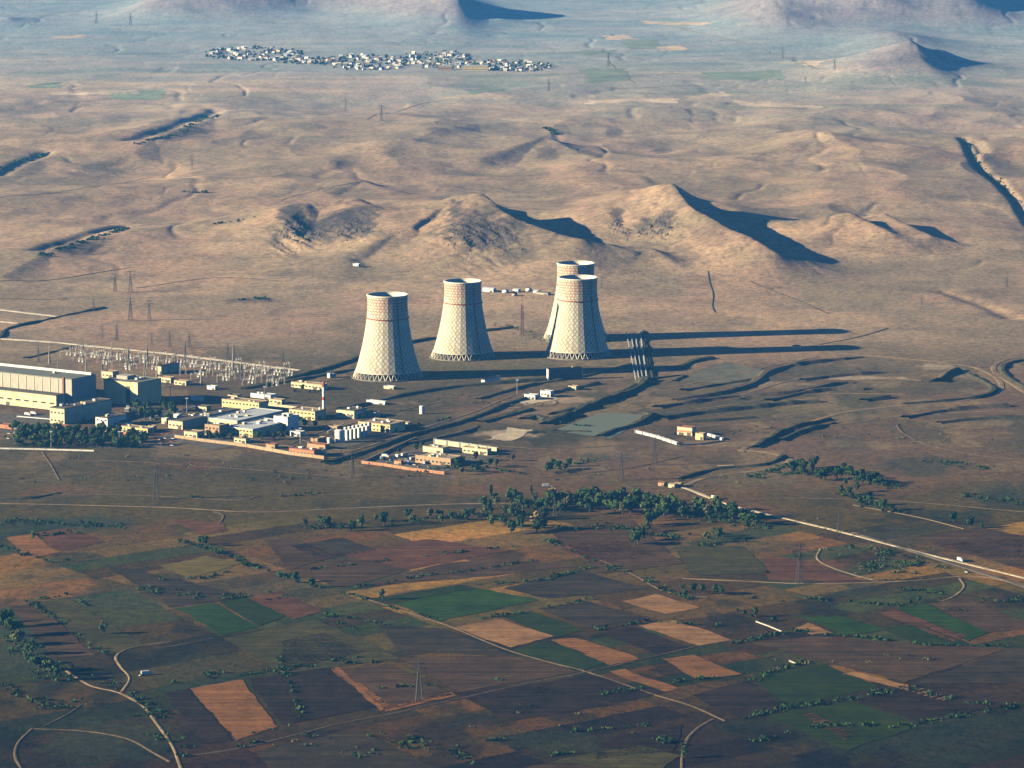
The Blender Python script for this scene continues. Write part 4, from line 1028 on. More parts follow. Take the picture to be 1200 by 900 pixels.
for px, py, lu, lv, h_, wl, rf, lb in [(288, 520, 16, 8, 5, W_cream, R_tan, 'low cream shed just behind the front wall, below the second workshop'), (322, 526, 12, 7, 4.5, W_tan, R_rust, 'rust roofed shed behind the front wall near the brick garage'),
    (352, 512, 14, 9, 5, W_white, R_white, 'white roofed shed in the tank yard, left'), (330, 474, 18, 8, 5, W_cream, R_tan, 'cream shed behind the long yellow building'), (278, 468, 14, 8, 4.5, W_cream, R_felt, 'dark roofed shed on open ground left of the white roofed shed'),
    (440, 489, 14, 9, 5, W_cream, R_tan, 'tan roofed shed right of the cream pump house'), (395, 505, 14, 7, 4.5, W_tan, R_tan, 'small brick shed right behind the large white tank'), (242, 483, 16, 9, 6, W_cream, R_felt, 'cream shed behind the brown roofed warehouse'),
    (228, 492, 9, 8, 5, W_white, R_white, 'white shed beside the long wall of the brown roofed warehouse'), (478, 500, 9, 6, 4, W_cream, R_tan, 'tiny cream shed on the bank right of the yellow store'), (150, 500, 12, 8, 5, W_white, R_felt, 'white shed in the trees right of the control block'),
    (180, 505, 8, 6, 5, W_cream, R_tan, 'tiny cream shed between the yellow shed and the warehouse'), (218, 452, 18, 8, 5, W_cream, R_tan, 'cream shed on open ground right of the relay house'), (252, 457, 12, 6, 4, W_white, R_white, 'white shed on open ground below the switchyard middle'),
    (500, 541, 10, 6, 4, W_white, R_white, 'white hut among the wrecked cars'), (470, 545, 9, 5, 4, W_tan, R_rust, 'rust roofed hut inside the scrapyard wall')]:
    building(px, py, lu, lv, h_, 'shed', lb, 'shed', wl, rf, wins=1 if lu > 13 else 0)
# the farm houses behind the towers
for k, (px, py, lu, h_, lb) in enumerate([(578, 343, 24, 6, 'long white barn left of the lattice mast, behind the towers'), (593, 344, 9, 5, 'white farmhouse just left of the lattice mast'),
                                      (603, 347, 6, 4, 'tiny dark roofed hut below the farmhouse behind the towers'), (607, 343, 12, 5, 'white farm shed behind the lattice mast'),
                                      (620, 342, 8, 5, 'white farmhouse just right of the lattice mast'), (630, 344, 10, 4, 'white roofed farm store, rightmost behind the towers'),
                                      (642, 346, 26, 4, 'long dim farm shed left of the rear tower')]):
    building(px, py, lu * .75, 7, h_ * .8, 'farm_building', lb, 'farm building', W_white if k not in (2, 6) else W_grey, R_white if k not in (2, 6) else R_felt, wins=0, gable=True, para=.2)
building(420, 313, 10, 6, 4, 'hill_hut', 'tiny pale hut on the hillside left of the central hill', 'hut', W_white, R_white, wins=0)

# ------------------------------------------------------------------ walls and fences
def wall_run(pts, h, th, mat, label, name='wall', cat='wall', cap=None, posts=True):
    P = [at(a, b) for a, b in pts]
    L = catmull_lin(P, 12.0)
    x0, y0, z0 = P[0]
    t = empty(name, (x0, y0, z0), label, cat)
    mb = MB(); mp = MB(); mc = MB()
    for a, b_ in zip(L[:-1], L[1:]):
        za, zb = h1(*a) - z0, h1(*b_) - z0
        d = (b_ - a) / (np.linalg.norm(b_ - a) + 1e-9); nn = np.array([-d[1], d[0]]) * th / 2
        A = a - [x0, y0]; B2 = b_ - [x0, y0]
        for s in (1, -1):
            mb.quad((A[0] + s * nn[0], A[1] + s * nn[1], za - 1.5), (B2[0] + s * nn[0], B2[1] + s * nn[1], zb - 1.5), (B2[0] + s * nn[0], B2[1] + s * nn[1], zb + h), (A[0] + s * nn[0], A[1] + s * nn[1], za + h))
        k = 1.3
        mc.quad((A[0] + k * nn[0], A[1] + k * nn[1], za + h + .02), (B2[0] + k * nn[0], B2[1] + k * nn[1], zb + h + .02), (B2[0] - k * nn[0], B2[1] - k * nn[1], zb + h + .02), (A[0] - k * nn[0], A[1] - k * nn[1], za + h + .02))
        mp.box(A[0] - th * .7, A[1] - th * .7, za - 1, A[0] + th * .7, A[1] + th * .7, za + h + .3)
    mb.build('panel', mat, t); mc.build('coping', cap or mat, t)
    if posts: mp.build('piers', cap or mat, t)
    return t
wall_run([(205, 513), (240, 518), (290, 524), (340, 533), (380, 538)], 3.2, 1.2, W_tan, 'long tan brick wall along the front of the plant', cap=W_white)
wall_run([(424, 543), (450, 546), (480, 551), (521, 556)], 2.8, 1.2, W_orange, 'orange brick wall along the front of the scrapyard', cap=W_cream)
wall_run([(510, 520), (540, 524), (583, 530)], 5, 3, W_cream, 'thick cream wall along the back of the scrapyard', cap=W_white)
wall_run([(312, 475), (340, 478), (366, 482)], 2.5, 1.0, W_cream, 'cream wall behind the yellow office building', cap=W_white)
wall_run([(746, 507), (770, 513), (794, 521)], 2.5, 3.0, W_white, 'long white wall slab on the left of the fenced depot', cap=W_white)
wall_run([(829, 510), (847, 516)], 2.5, 2.6, W_white, 'short white wall slab on the right of the fenced depot', cap=W_white)
wall_run([(795, 522), (820, 521), (849, 517)], 1.5, .6, W_grey, 'thin grey fence along the front of the depot', 'fence', 'fence')
wall_run([(424, 543), (440, 536), (470, 522), (488, 514)], 2.4, .8, W_tan, 'brick side wall of the scrapyard beside the service road')
wall_run([(-15, 500), (20, 504), (60, 506), (100, 508), (140, 512)], 2, .8, W_orange, 'low orange wall behind the front grove')
wall_run([(-15, 526), (40, 527), (110, 529)], 1.6, .4, W_white, 'thin pale fence along the lower edge of the grove', 'fence', 'fence')

# ------------------------------------------------------------------ chimney, tanks, silos
def make_stack():
    x, y, z = at(379.5, 484)
    t = empty('chimney', (x, y, z), 'thin white chimney with a red top beside the yellow office building', 'chimney')
    MB().lathe([(1.9, -1), (1.6, 30)], 14).build('shaft', W_white, t, smooth=True)
    MB().lathe([(1.6, 30), (1.55, 37), (1.1, 37), (1.1, 35)], 14).build('painted_top', M_red, t, smooth=True)
    MB().lathe([(1.78, 15), (1.74, 19), (1.6, 19)], 14).build('painted_band', M_red, t, smooth=True)
    MB().lathe([(1.7, 24), (2.2, 24), (2.2, 24.5), (1.65, 24.5)], 14).build('gallery', M_steel, t)
    MB().box(-3, -3, -1, 3, 3, 2.2).build('plinth', W_cream, t)
make_stack()
def make_tank(r, h, label, px, py, group=None, dome=.15, mat=W_white, name='storage_tank'):
    x, y, z = at(px, py)
    t = empty(name, (x, y, z), label, 'tank', group)
    MB().lathe([(r, -1), (r, h)], 24).build('shell', mat, t, smooth=True)
    MB().lathe([(r + .08, h - .2), (r + .08, h + .15), (r * .6, h + r * dome * .8), (.3, h + r * dome)], 24, capt=True).build('roof', mat, t, smooth=True)
    MB().box(r, -.4, 0, r + .5, .4, h + .6).build('ladder', M_steel, t)
    MB().lathe([(r + .5, -1), (r + .5, .35), (r, .4)], 24).build('footing', M_leg, t)
    return freeze(t)
make_tank(5.2, 13.5, 'large white tank left of the silo row', 398, 518.5)
make_tank(2.6, 6, 'small white tank left of the large tank', 386, 519.5)
make_tank(2.8, 9, 'lone white tank on the scrub between silos and cooling towers', 494.5, 485)
make_tank(3.4, 4.5, 'squat cream tank on the bank near the nearest tower', 390, 442)
sl = make_tank(2.0, 11, 'slim white silo in the tight row beside the yellow store', 405, 513, 'row of slim white silos', .4, name='silo')
ORD = ['first', 'second', 'third', 'fourth', 'fifth', 'sixth', 'seventh']
sl['label'] = 'slim white silo, first from the left in the back row beside the yellow store'
for k in range(1, 7):
    x, y, z = at(405 + 4.6 * k, 513 - 1.0 * k); clone(sl, (x, y, z), label='slim white silo, %s from the left in the back row beside the yellow store' % ORD[k])
for k in range(6):
    x, y, z = at(407 + 4.6 * k, 516.0 - 1.0 * k); clone(sl, (x, y, z), label='slim white silo, %s from the left in the front row beside the yellow store' % ORD[k])

# pipes beyond the right tower: each pipe on its trestles
def pipe(p0, p1, label, r=.5):
    a = at(*p0); b_ = at(*p1)
    t = empty('pipeline', a, label, 'pipeline', 'parallel pipes running away east of the towers')
    n_ = int(math.hypot(b_[0] - a[0], b_[1] - a[1]) / 8)
    mb = MB(); tr = MB(); prev = None
    for i in range(n_ + 1):
        f = i / n_; x = (b_[0] - a[0]) * f; y = (b_[1] - a[1]) * f; z = h1(a[0] + x, a[1] + y) - a[2] + 2.2
        if prev: mb.bar(prev, (x, y, z), r * 1.7)
        prev = (x, y, z)
        if i % 3 == 0: tr.box(x - r, y - .4, z - 4, x + r, y + .4, z - r * .8)
    mb.build('pipe', R_white, t); tr.build('trestles', M_leg, t)
pipe((734, 391), (745, 447), 'westmost pale pipe of the four running away from the pond bank')
pipe((739, 391), (749, 447), 'second pale pipe from the west of the four by the pond bank')
pipe((744, 391), (753, 446), 'third pale pipe from the west of the four by the pond bank')
pipe((750, 390), (758, 446), 'brightest eastmost pipe of the four by the pond bank', .8)

pipe((176, 492), (232, 478), 'pipe rack running from the reactor building to the warehouse', .7)
pipe((298, 493), (338, 486), 'pipe rack between the workshops and the tall white block', .6)
pipe((384, 508), (404, 498), 'pipe rack behind the white tanks', .6)
pipe((20, 490), (66, 494), 'pipe rack in front of the turbine hall annex', .7)
def make_transformer(label, px, py, g):
    t = empty('transformer', at(px, py), label, 'transformer', g, ROT)
    MB().box(-3, -2, -1, 3, 2, 4).build('tank', M_steel, t)
    fn = MB()
    for k in range(7): fn.box(-2.8 + k * .85, -2.8, .4, -2.5 + k * .85, -2.01, 3.4)
    fn.build('radiator', M_gantry_, t)
    for k in (-1, 0, 1): MB().lathe([(.3, 4), (.45, 4.7), (.3, 5.4), (.45, 6.1), (.2, 6.8)], 6, cx=k * 1.7).build('bushing', W_white, t)
    return freeze(t)
M_gantry_ = mat_plain('radiator_grey', (.30, .30, .28), .2, .5)
tf = make_transformer('grey transformer left of the reactor building, nearest the turbine hall', 108, 482, 'transformers in the yard beside the reactor building')
for px, py, lb in [(114, 486, 'grey transformer in the dark yard between service wing and reactor building'), (120, 490, 'grey transformer behind the small white control block'), (150, 482, 'grey transformer in front of the reactor building, left'), (158, 486, 'grey transformer in front of the reactor building, right')]:
    clone(tf, at(px, py), label=lb)

# ------------------------------------------------------------------ lattice pylons and switchyard
def make_pylon(h, label, px, py, group=None, mat=M_pylon, arms=True, name='lattice_pylon', wide=.08, cat='pylon'):
    x, y, z = at(px, py)
    t = empty(name, (x, y, z), label, cat, group)
    b0 = h * wide; b1 = h * .022; kb = 1.7 if cat == 'mast' else 1.0
    def c(zf, sx, sy):
        b_ = b0 + (b1 - b0) * min(1, zf / .72) if zf < .72 else b1
        return (sx * b_, sy * b_, zf * h)
    mb = MB(); lv = [0, .16, .30, .42, .53, .63, .72, .80, .88, .95]
    for sx, sy in ((-1, -1), (1, -1), (1, 1), (-1, 1)):
        mb.bar((sx * b0, sy * b0, -1), c(.72, sx, sy), .36 * kb, .3 * kb); mb.bar(c(.72, sx, sy), (0, 0, h), .28, .2)
    for z0, z1 in zip(lv[:-1], lv[1:]):
        if z0 >= .72: continue
        for (ax, ay), (bx, by) in (((-1, -1), (1, -1)), ((1, -1), (1, 1)), ((1, 1), (-1, 1)), ((-1, 1), (-1, -1))):
            mb.bar(c(z0, ax, ay), c(z1, bx, by), .16 * kb); mb.bar(c(z0, bx, by), c(z1, ax, ay), .16 * kb); mb.bar(c(z1, ax, ay), c(z1, bx, by), .14 * kb)
    mb.build('lattice_body', mat, t)
    if arms:
        for zf, l in ((.66, .17), (.78, .21), (.90, .13)):
            am = MB(); L_ = h * l
            for s in (-1, 1):
                am.bar((0, .5, zf * h - 1.2), (s * L_, 0, zf * h), .3); am.bar((0, -.5, zf * h + .6), (s * L_, 0, zf * h), .3)
                am.bar((s * L_, 0, zf * h), (s * L_, 0, zf * h - 2.4), .3)
            am.build('crossarm', mat, t)
    return freeze(t)
g1 = 'dark lattice pylons on the dry plain behind the switchyard'
py0 = make_pylon(34, 'dark lattice pylon among those standing on the plain behind the switchyard', 153, 343, g1)
for px, py, s_ in [(135, 343, .85), (153, 376, 1), (175, 375, .85), (137, 400, .7), (178, 406, .6), (199, 408, .65), (222, 408, .68), (120, 396, .5), (267, 420, .6), (275, 421, .55), (332, 426, .5), (110, 365, .5)]:
    clone(py0, at(px, py), R(random.uniform(-30, 30)), scale=(s_,) * 3)
SG = [(183, 585, 1.1, 'pylon on the plain just above the straight track, below the front wall'), (413, 560, .9, 'pylon left of the scrapyard on the lower plain'), (728, 563, .95, 'greenish pylon alone above the grove, left of two'),
      (767, 545, .9, 'dim pylon alone below the depot wall'), (983, 624, .6, 'pylon beside the pale main road'), (937, 684, 1.15, 'pylon on the red brown plot by the eastern track'),
      (491, 822, 1.0, 'pylon in the brown plot framed by orange edges'), (1080, 362, .6, 'pylon at the foot of the eastern hills'), (1180, 338, .5, 'pylon at the right edge below the hills'),
      (643, 107, .95, 'far pylon on the rolling hills, central'), (713, 78, 1.15, 'far pylon by the pale far road'), (917, 68, .9, 'far pylon at the foot of the massif, left'),
      (978, 82, .9, 'far pylon left of the far cone'), (153, 30, 1.2, 'far pylon below the left mountain'), (113, 28, 1.2, 'far pylon in the blue plain, left'), (944, 97, .5, 'far pylon on the dry slope'),
      (447, 142, 1.0, 'far pylon on the lit slope west'), (405, 130, .9, 'far pylon at the left fold of the hills'), (225, 200, .9, 'pylon on the pale ridge, left hills'), (705, 338, .5, 'thin pylon right of the rear tower top'), (650, 605, .6, 'short pylon in the tree belt')]
for px, py, s_, lb in SG:
    o = clone(py0, at(px, py), R(random.uniform(-30, 30)), label=lb, scale=(s_,) * 3); del o['group']
make_pylon(55, 'tall thin reddish lattice mast between the second and right towers', 612, 393, mat=mat_plain('mast_red', (.10, .03, .03), .2, .5), arms=False, name='lattice_mast', wide=.036, cat='mast')

M_insul = mat_plain('pale_porcelain', (.75, .73, .66), .1, .5, rough=.3)
M_gantry = mat_plain('gantry_steel', (.30, .29, .24), .2, .5, rough=.6)
def make_gantry(label, px, py, g, h=11, wd=12):
    t = empty('switchyard_gantry', at(px, py), label, 'gantry', g, ROT + R(90))
    for s in (-1, 1):
        MB().bar((s * wd / 2, -1.0, -1), (s * wd / 2, 0, h), .34, .22).bar((s * wd / 2, 1.0, -1), (s * wd / 2, 0, h), .34, .22).build('post', M_gantry, t)
    MB().box(-wd / 2 - .8, -.3, h - .3, wd / 2 + .8, .1, h + .25).build('beam', M_gantry, t)
    for k in (-1, 0, 1):
        MB().lathe([(.25, h - 3.4), (.4, h - 2.6), (.25, h - 1.8), (.4, h - 1), (.2, h - .35)], 6, cx=k * wd * .3).build('insulator', M_insul, t)
    return freeze(t)
def make_breaker(label, px, py, g):
    t = empty('circuit_breaker', at(px, py), label, 'switchgear', g, ROT)
    MB().box(-.9, -.6, -1, .9, .6, 1.5).build('cabinet', M_insul, t)
    for k in (-1, 1):
        MB().lathe([(.25, 1.5), (.4, 2.4), (.25, 3.2), (.4, 4.0), (.2, 5.0)], 6, cx=k * .7).build('bushing', M_insul, t)
    return freeze(t)
gg = 'steel gantries standing in the switchyard'; gb = 'white circuit breakers in the switchyard rows'
ga0 = make_gantry('steel gantry with white insulators in the switchyard behind the reactor building', 85, 416, gg)
br0 = make_breaker('white circuit breaker in the switchyard rows behind the reactor building', 88, 417, gb)
ng = nb = 0
def swl(what, r_, f):
    return what + ' in the ' + ['rearmost', 'second', 'third', 'fourth', 'fifth', 'frontmost'][r_] + ' row of the switchyard, ' + ['left end', 'left of middle', 'middle', 'right of middle', 'right end'][min(4, int(f * 5))]
for r_ in range(6):
    for k in range(19):
        f = k / 18
        px = 78 + f * 258 + random.uniform(-2, 2) - r_ * 1.5; py = 411.5 + f * 24 + r_ * (3.2 + f * .9) + random.uniform(-.5, .5)
        if (k + r_) == 0 or (px < 120 and r_ > 3): continue
        if 118 < px < 205 and py > 434: continue
        if (k + r_) % 2 == 0:
            clone(ga0, at(px, py), ROT + R(90 + random.uniform(-3, 3)), label=swl('steel gantry', r_, f), scale=(1, 1, random.choice([.8, 1, 1.1]))); ng += 1
        if r_ in (0, 1) or (r_ in (3, 4) and k % 2):
            clone(br0, at(px + 3, py + 1.2), ROT, label=swl('white circuit breaker', r_, f)); nb += 1
            clone(br0, at(px + 7, py + 1.8), ROT, label=swl('white circuit breaker', r_, f)); nb += 1
def make_mast(label, px, py, g):
    t = empty('lightning_mast', at(px, py), label, 'mast', g)
    MB().bar((-1.6, 0, -1), (0, 0, 26), .7, .5).bar((1.6, 0, -1), (0, 0, 26), .7, .5).bar((0, 1.6, -1), (0, 0, 26), .7, .5).build('tripod_body', M_gantry, t)
    MB().bar((0, 0, 26), (0, 0, 33), .45, .25).build('rod', M_gantry, t)
    return freeze(t)
ms0 = make_mast('pale lightning mast rising above the switchyard gantries', 98, 422, 'pale lightning masts in the switchyard')
for px, py in [(68, 437), (101, 442), (131, 425), (151, 428), (173, 430), (206, 431), (45, 424), (58, 426), (120, 441), (150, 445), (170, 444), (247, 438), (273, 440), (300, 443), (217, 424), (184, 446), (283, 446), (236, 450), (273, 434)]:
    clone(ms0, at(px, py), R(random.uniform(0, 90)), label='pale lightning mast ' + ('behind the turbine hall roof' if px < 125 else 'behind the reactor building' if px < 200 else 'in the eastern half of the switchyard') + (', taller front one' if py > 436 else ', rear one'), scale=(1, 1, random.uniform(.7, 1.05)))
# lamp masts of the plant
def make_lamp(label, px, py, g):
    t = empty('floodlight_mast', at(px, py), label, 'light mast', g)
    MB().lathe([(.5, -1), (.3, 17)], 6).build('mast', M_gantry, t)
    MB().box(-1.6, -.4, 16.4, 1.6, .4, 17.6).build('lamp_bar', M_insul, t)
    return freeze(t)
lp0 = make_lamp('slim floodlight mast in the plant yards', 219, 484, 'slim floodlight masts of the plant')
for px, py in [(352, 520), (606, 462), (310, 470), (244, 505), (18, 520), (60, 524), (140, 524), (200, 470)]:
    clone(lp0, at(px, py), label='slim floodlight mast ' + {352: 'by the tank yard road', 606: 'beside the white houses on the pale yard', 310: 'behind the white roofed shed', 244: 'at the pale roofed workshop', 18: 'left of the front grove', 60: 'at the left end of the front grove', 140: 'at the right end of the front grove', 200: 'in the reactor building shadow'}[px])
# ------------------------------------------------------------------ trees
def leafmat(name, a, b_, scale=.35):
    m, n, b = newmat(name, .8, .15)
    c = ramp(n, noise(n, scale, 3, .6), [(.35, a), (.65, b_)])
    n.links.new(c, b.inputs['Base Color'])
    return m
L_dark = leafmat('leaf_dark_green', (.018, .044, .010), (.042, .080, .018))
L_mid = leafmat('leaf_mid_green', (.040, .070, .014), (.075, .110, .024))
L_olive = leafmat('leaf_olive', (.07, .075, .030), (.12, .115, .045))
L_gold = leafmat('leaf_gold', (.20, .15, .05), (.30, .22, .08))
M_bark = mat_plain('bark', (.09, .065, .045), .3, 1.0)

def crown_mesh(rx, rz, z0, n, mat, seed, size=1.0, lobes=9):
    r = random.Random(seed); mb = MB()
    cl = []
    for i in range(lobes):
        a = r.uniform(0, 6.28); q = r.uniform(.15, .72); h_ = r.uniform(-.75, .85)
        k = math.sqrt(max(.05, 1 - h_ * h_))
        cl.append((q * k * rx * math.cos(a), q * k * rx * math.sin(a), z0 + rz + h_ * rz * .8, r.uniform(.28, .5)))
    for i in range(n):
        cx, cy, cz, s = r.choice(cl)
        while True:
            u = (r.uniform(-1, 1), r.uniform(-1, 1), r.uniform(-1, 1))
            d = math.sqrt(sum(q * q for q in u))
            if .35 < d < 1: break
        p = mathutils.Vector((cx + u[0] * s * rx, cy + u[1] * s * rx, cz + u[2] * s * rz))
        nrm = mathutils.Vector((u[0] + r.uniform(-.6, .6), u[1] + r.uniform(-.6, .6), u[2] + r.uniform(-.4, .8))).normalized()
        t1 = nrm.orthogonal().normalized() * size * r.uniform(.5, 1.0); t2 = nrm.cross(t1).normalized() * size * r.uniform(.5, 1.0)
        mb.quad(tuple(p - t1 - t2 * .4), tuple(p + t1 * .3 - t2), tuple(p + t1 + t2 * .5), tuple(p - t1 * .4 + t2))
    return mb.mesh('crown', mat)

def make_tree(name, rx, rz, z0, n, mat, seed, size, label, cat='tree', group=None, lobes=9):
    t = empty(name, (0, 0, -500), label, cat, group)
    link('crown', crown_mesh(rx, rz, z0, n, mat, seed, size, lobes), t)
    tr = MB(); H_ = z0 + rz
    tr.lathe([(.38 + H_ * .012, -1), (.25, H_ * .5), (.12, H_ * 1.1)], 6)
    r = random.Random(seed)
    for k in range(5):
        a = k * 1.3 + r.random(); zz = z0 * .8 + k * rz * .2
        tr.bar((0, 0, zz), (rx * .5 * math.cos(a), rx * .5 * math.sin(a), zz + rz * .45), .22, .08)
    tr.build('trunk', M_bark, t)
    return freeze(t)

PROTO = {}
def proto(kind):
    if kind not in PROTO:
        P_ = {'dark': ('broadleaf_tree', 4.2, 3.6, 1.6, 340, L_dark, 1, .85), 'dark2': ('broadleaf_tree', 5.2, 4.4, 1.8, 420, L_dark, 2, .95), 'mid': ('broadleaf_tree', 4.0, 3.8, 1.8, 320, L_mid, 3, .85),
              'olive': ('broadleaf_tree', 3.6, 3.4, 1.5, 260, L_olive, 4, .8), 'gold': ('broadleaf_tree', 3.6, 4.8, 1.8, 280, L_gold, 5, .8),
              'poplar': ('poplar_tree', 1.7, 7.5, 1.5, 300, L_dark, 6, .8), 'bush': ('bush', 2.4, 1.5, .1, 150, L_dark, 7, .7), 'bush2': ('bush', 2.0, 1.2, .1, 120, L_olive, 8, .6)}[kind]
        PROTO[kind] = [make_tree(*P_, 'x', 'bush' if P_[0] == 'bush' else 'tree'), False]
    return PROTO[kind]
NT = 0
def plant(kind, px, py, label, group, s=1.0):
    global NT
    p = proto(kind); loc = at(px, py); sc = s * 1.35 * random.uniform(.75, 1.25)
    if not p[1]:
        o = p[0]; p[1] = True; o.location = loc; o['label'] = label; o['group'] = group; o.scale = (sc,) * 3
    else:
        o = clone(p[0], loc, random.uniform(0, 6.28), label, group, (sc * random.uniform(.85, 1.15), sc * random.uniform(.85, 1.15), sc))
    NT += 1
    return o
WORDS = {'dark': 'dark green tree', 'dark2': 'spreading dark tree', 'mid': 'mid green tree', 'olive': 'dull olive tree', 'gold': 'pale golden tree', 'poplar': 'slim dark poplar', 'bush': 'low dark green bush', 'bush2': 'low olive bush'}
def inpoly(x, y, P):
    c = False; j = len(P) - 1
    for i in range(len(P)):
        if (P[i][1] > y) != (P[j][1] > y) and x < (P[j][0] - P[i][0]) * (y - P[i][1]) / (P[j][1] - P[i][1]) + P[i][0]: c = not c
        j = i
    return c
def grove(P, n, kinds, where, s=1.0):
    xs = [p[0] for p in P]; ys = [p[1] for p in P]; k = 0; pts = []
    tries = 0
    while k < n and tries < 4000:
        tries += 1
        x = random.uniform(min(xs), max(xs)); y = random.uniform(min(ys), max(ys))
        if not inpoly(x, y, P): continue
        if any(abs(x - a) < 5 * s and abs(y - b) < 1.3 * s for a, b in pts): continue
        pts.append((x, y)); kd = random.choice(kinds)
        zx = (x - min(xs)) / (max(xs) - min(xs) + 1e-6); zy = (y - min(ys)) / (max(ys) - min(ys) + 1e-6)
        plant(kd, x, y, WORDS[kd] + ' ' + where + ', ' + ['rear', 'front'][int(zy > .5)] + ' ' + ['left', 'centre', 'right'][min(2, int(zx * 3))], 'trees and bushes ' + where, s); k += 1
def tree_line(P, n, kinds, where, s=1.0, jx=4, jy=2):
    d = [0]
    for a, b in zip(P[:-1], P[1:]): d.append(d[-1] + math.hypot(b[0] - a[0], (b[1] - a[1]) * 2))
    for k in range(n):
        t = (k + random.uniform(.1, .9)) / n * d[-1]
        i = max(j for j in range(len(P) - 1) if d[j] <= t); f = (t - d[i]) / (d[i + 1] - d[i])
        kd = random.choice(kinds)
        plant(kd, P[i][0] + (P[i + 1][0] - P[i][0]) * f + random.uniform(-jx, jx), P[i][1] + (P[i + 1][1] - P[i][1]) * f + random.uniform(-jy, jy), WORDS[kd] + ' ' + where + ', ' + ['left end', 'left of middle', 'right of middle', 'right end'][min(3, int(4 * k / n))], 'trees and bushes ' + where, s)
DK = ['dark', 'dark', 'dark2', 'mid', 'mid', 'olive']
grove([(12, 508), (60, 505), (160, 510), (186, 519), (172, 525), (20, 526)], 74, ['dark', 'dark', 'dark2', 'mid'], 'in the grove below the turbine hall', .95)
grove([(158, 478), (204, 480), (206, 500), (165, 500)], 13, DK + ['poplar'], 'between the reactor building and the warehouse')
tree_line([(238, 516), (290, 517), (345, 512)], 12, DK, 'in front of the pale roofed workshops', .7, 4, 1.5)
tree_line([(330, 497), (352, 500), (372, 503)], 6, ['bush', 'dark'], 'beside the yellow office building', .7)
tree_line([(340, 458), (376, 460)], 6, ['bush', 'dark'], 'in front of the low cream store', .6, 2, 1)
grove([(548, 538), (600, 536), (606, 548), (560, 558), (520, 560)], 13, DK + ['bush'], 'on the shaded side of the scrapyard', .8)
tree_line([(432, 546), (470, 532), (500, 524)], 6, ['bush', 'dark'], 'inside the scrapyard wall', .6)
grove([(636, 546), (672, 544), (680, 554), (640, 556)], 8, ['dark', 'bush'], 'in the clump on the open plain', .8)
tree_line([(358, 618), (400, 620), (440, 615), (500, 612), (560, 607)], 22, DK + ['bush'], 'in the western half of the long tree belt', .85, 5, 5)
grove([(572, 584), (618, 582), (640, 600), (645, 628), (600, 628), (560, 610)], 24, DK + ['mid', 'poplar', 'olive'], 'in the middle of the long tree belt', 1.0)
tree_line([(635, 597), (700, 600), (760, 598), (830, 604), (890, 618)], 40, DK + ['dark2'], 'in the eastern half of the long tree belt', 1.1, 5, 6)
tree_line([(640, 592), (720, 592), (790, 594)], 16, DK + ['dark2'], 'in the eastern half of the long tree belt', 1.1, 5, 4)
for px, py, k, s in [(648, 591, 'gold', 1.25), (629, 622, 'gold', 1.0), (736, 589, 'gold', .8), (575, 588, 'poplar', 1.0), (683, 588, 'poplar', .9), (623, 583, 'poplar', .8), (574, 612, 'poplar', 1.0)]:
    plant(k, px, py, WORDS[k] + ' standing out of the long tree belt', 'tall and pale trees of the long tree belt', s)
tree_line([(772, 605), (760, 622), (740, 642)], 10, DK, 'in the row crossing the brown plot', .9, 3, 1)
grove([(780, 628), (850, 624), (880, 636), (800, 640)], 9, ['dark', 'olive', 'bush'], 'scattered south of the tree belt', .8)
grove([(922, 550), (945, 545), (1000, 556), (1048, 572), (1030, 575), (975, 568), (935, 560)], 26, ['dark', 'dark2'], 'in the thicket on the eastern plain', .9)
grove([(984, 577), (1010, 576), (1066, 600), (1052, 606), (995, 592)], 18, ['dark', 'bush'], 'in the thicket nearer the main road', .85)
tree_line([(1098, 606), (1120, 612), (1150, 622)], 6, ['dark', 'bush'], 'in the small clump above the main road', .8)
tree_line([(0, 722), (14, 750), (40, 780), (70, 800)], 14, ['mid', 'dark', 'dark2', 'olive'], 'along the dark left edge of the fields', 1.0, 6, 5)
tree_line([(208, 634), (240, 642), (290, 662), (340, 682), (380, 690)], 12, ['bush', 'dark'], 'on the hedge line beside the yellow plot', .8, 3, 2)
tree_line([(772, 692), (810, 694), (850, 698)], 8, ['dark', 'bush'], 'in the row below the eastern track', .7, 3, 1)
tree_line([(990, 706), (1040, 709), (1085, 706)], 6, ['bush', 'dark'], 'in the row above the eastern green plots', .7, 3, 1)
grove([(776, 872), (800, 866), (804, 898), (782, 900)], 4, ['dark', 'bush'], 'by the bottom sandy track', .9)
tree_line([(860, 712), (880, 722), (905, 730)], 5, ['bush', 'dark'], 'by the pale wall in the eastern fields', .8)
plant('mid', 121, 743, 'lone round green tree on the olive grass strip plot', 'lone trees in the fields', .8)
plant('mid', 448, 703, 'lone green tree at the head of the diagonal farm road', 'lone trees in the fields', .9)

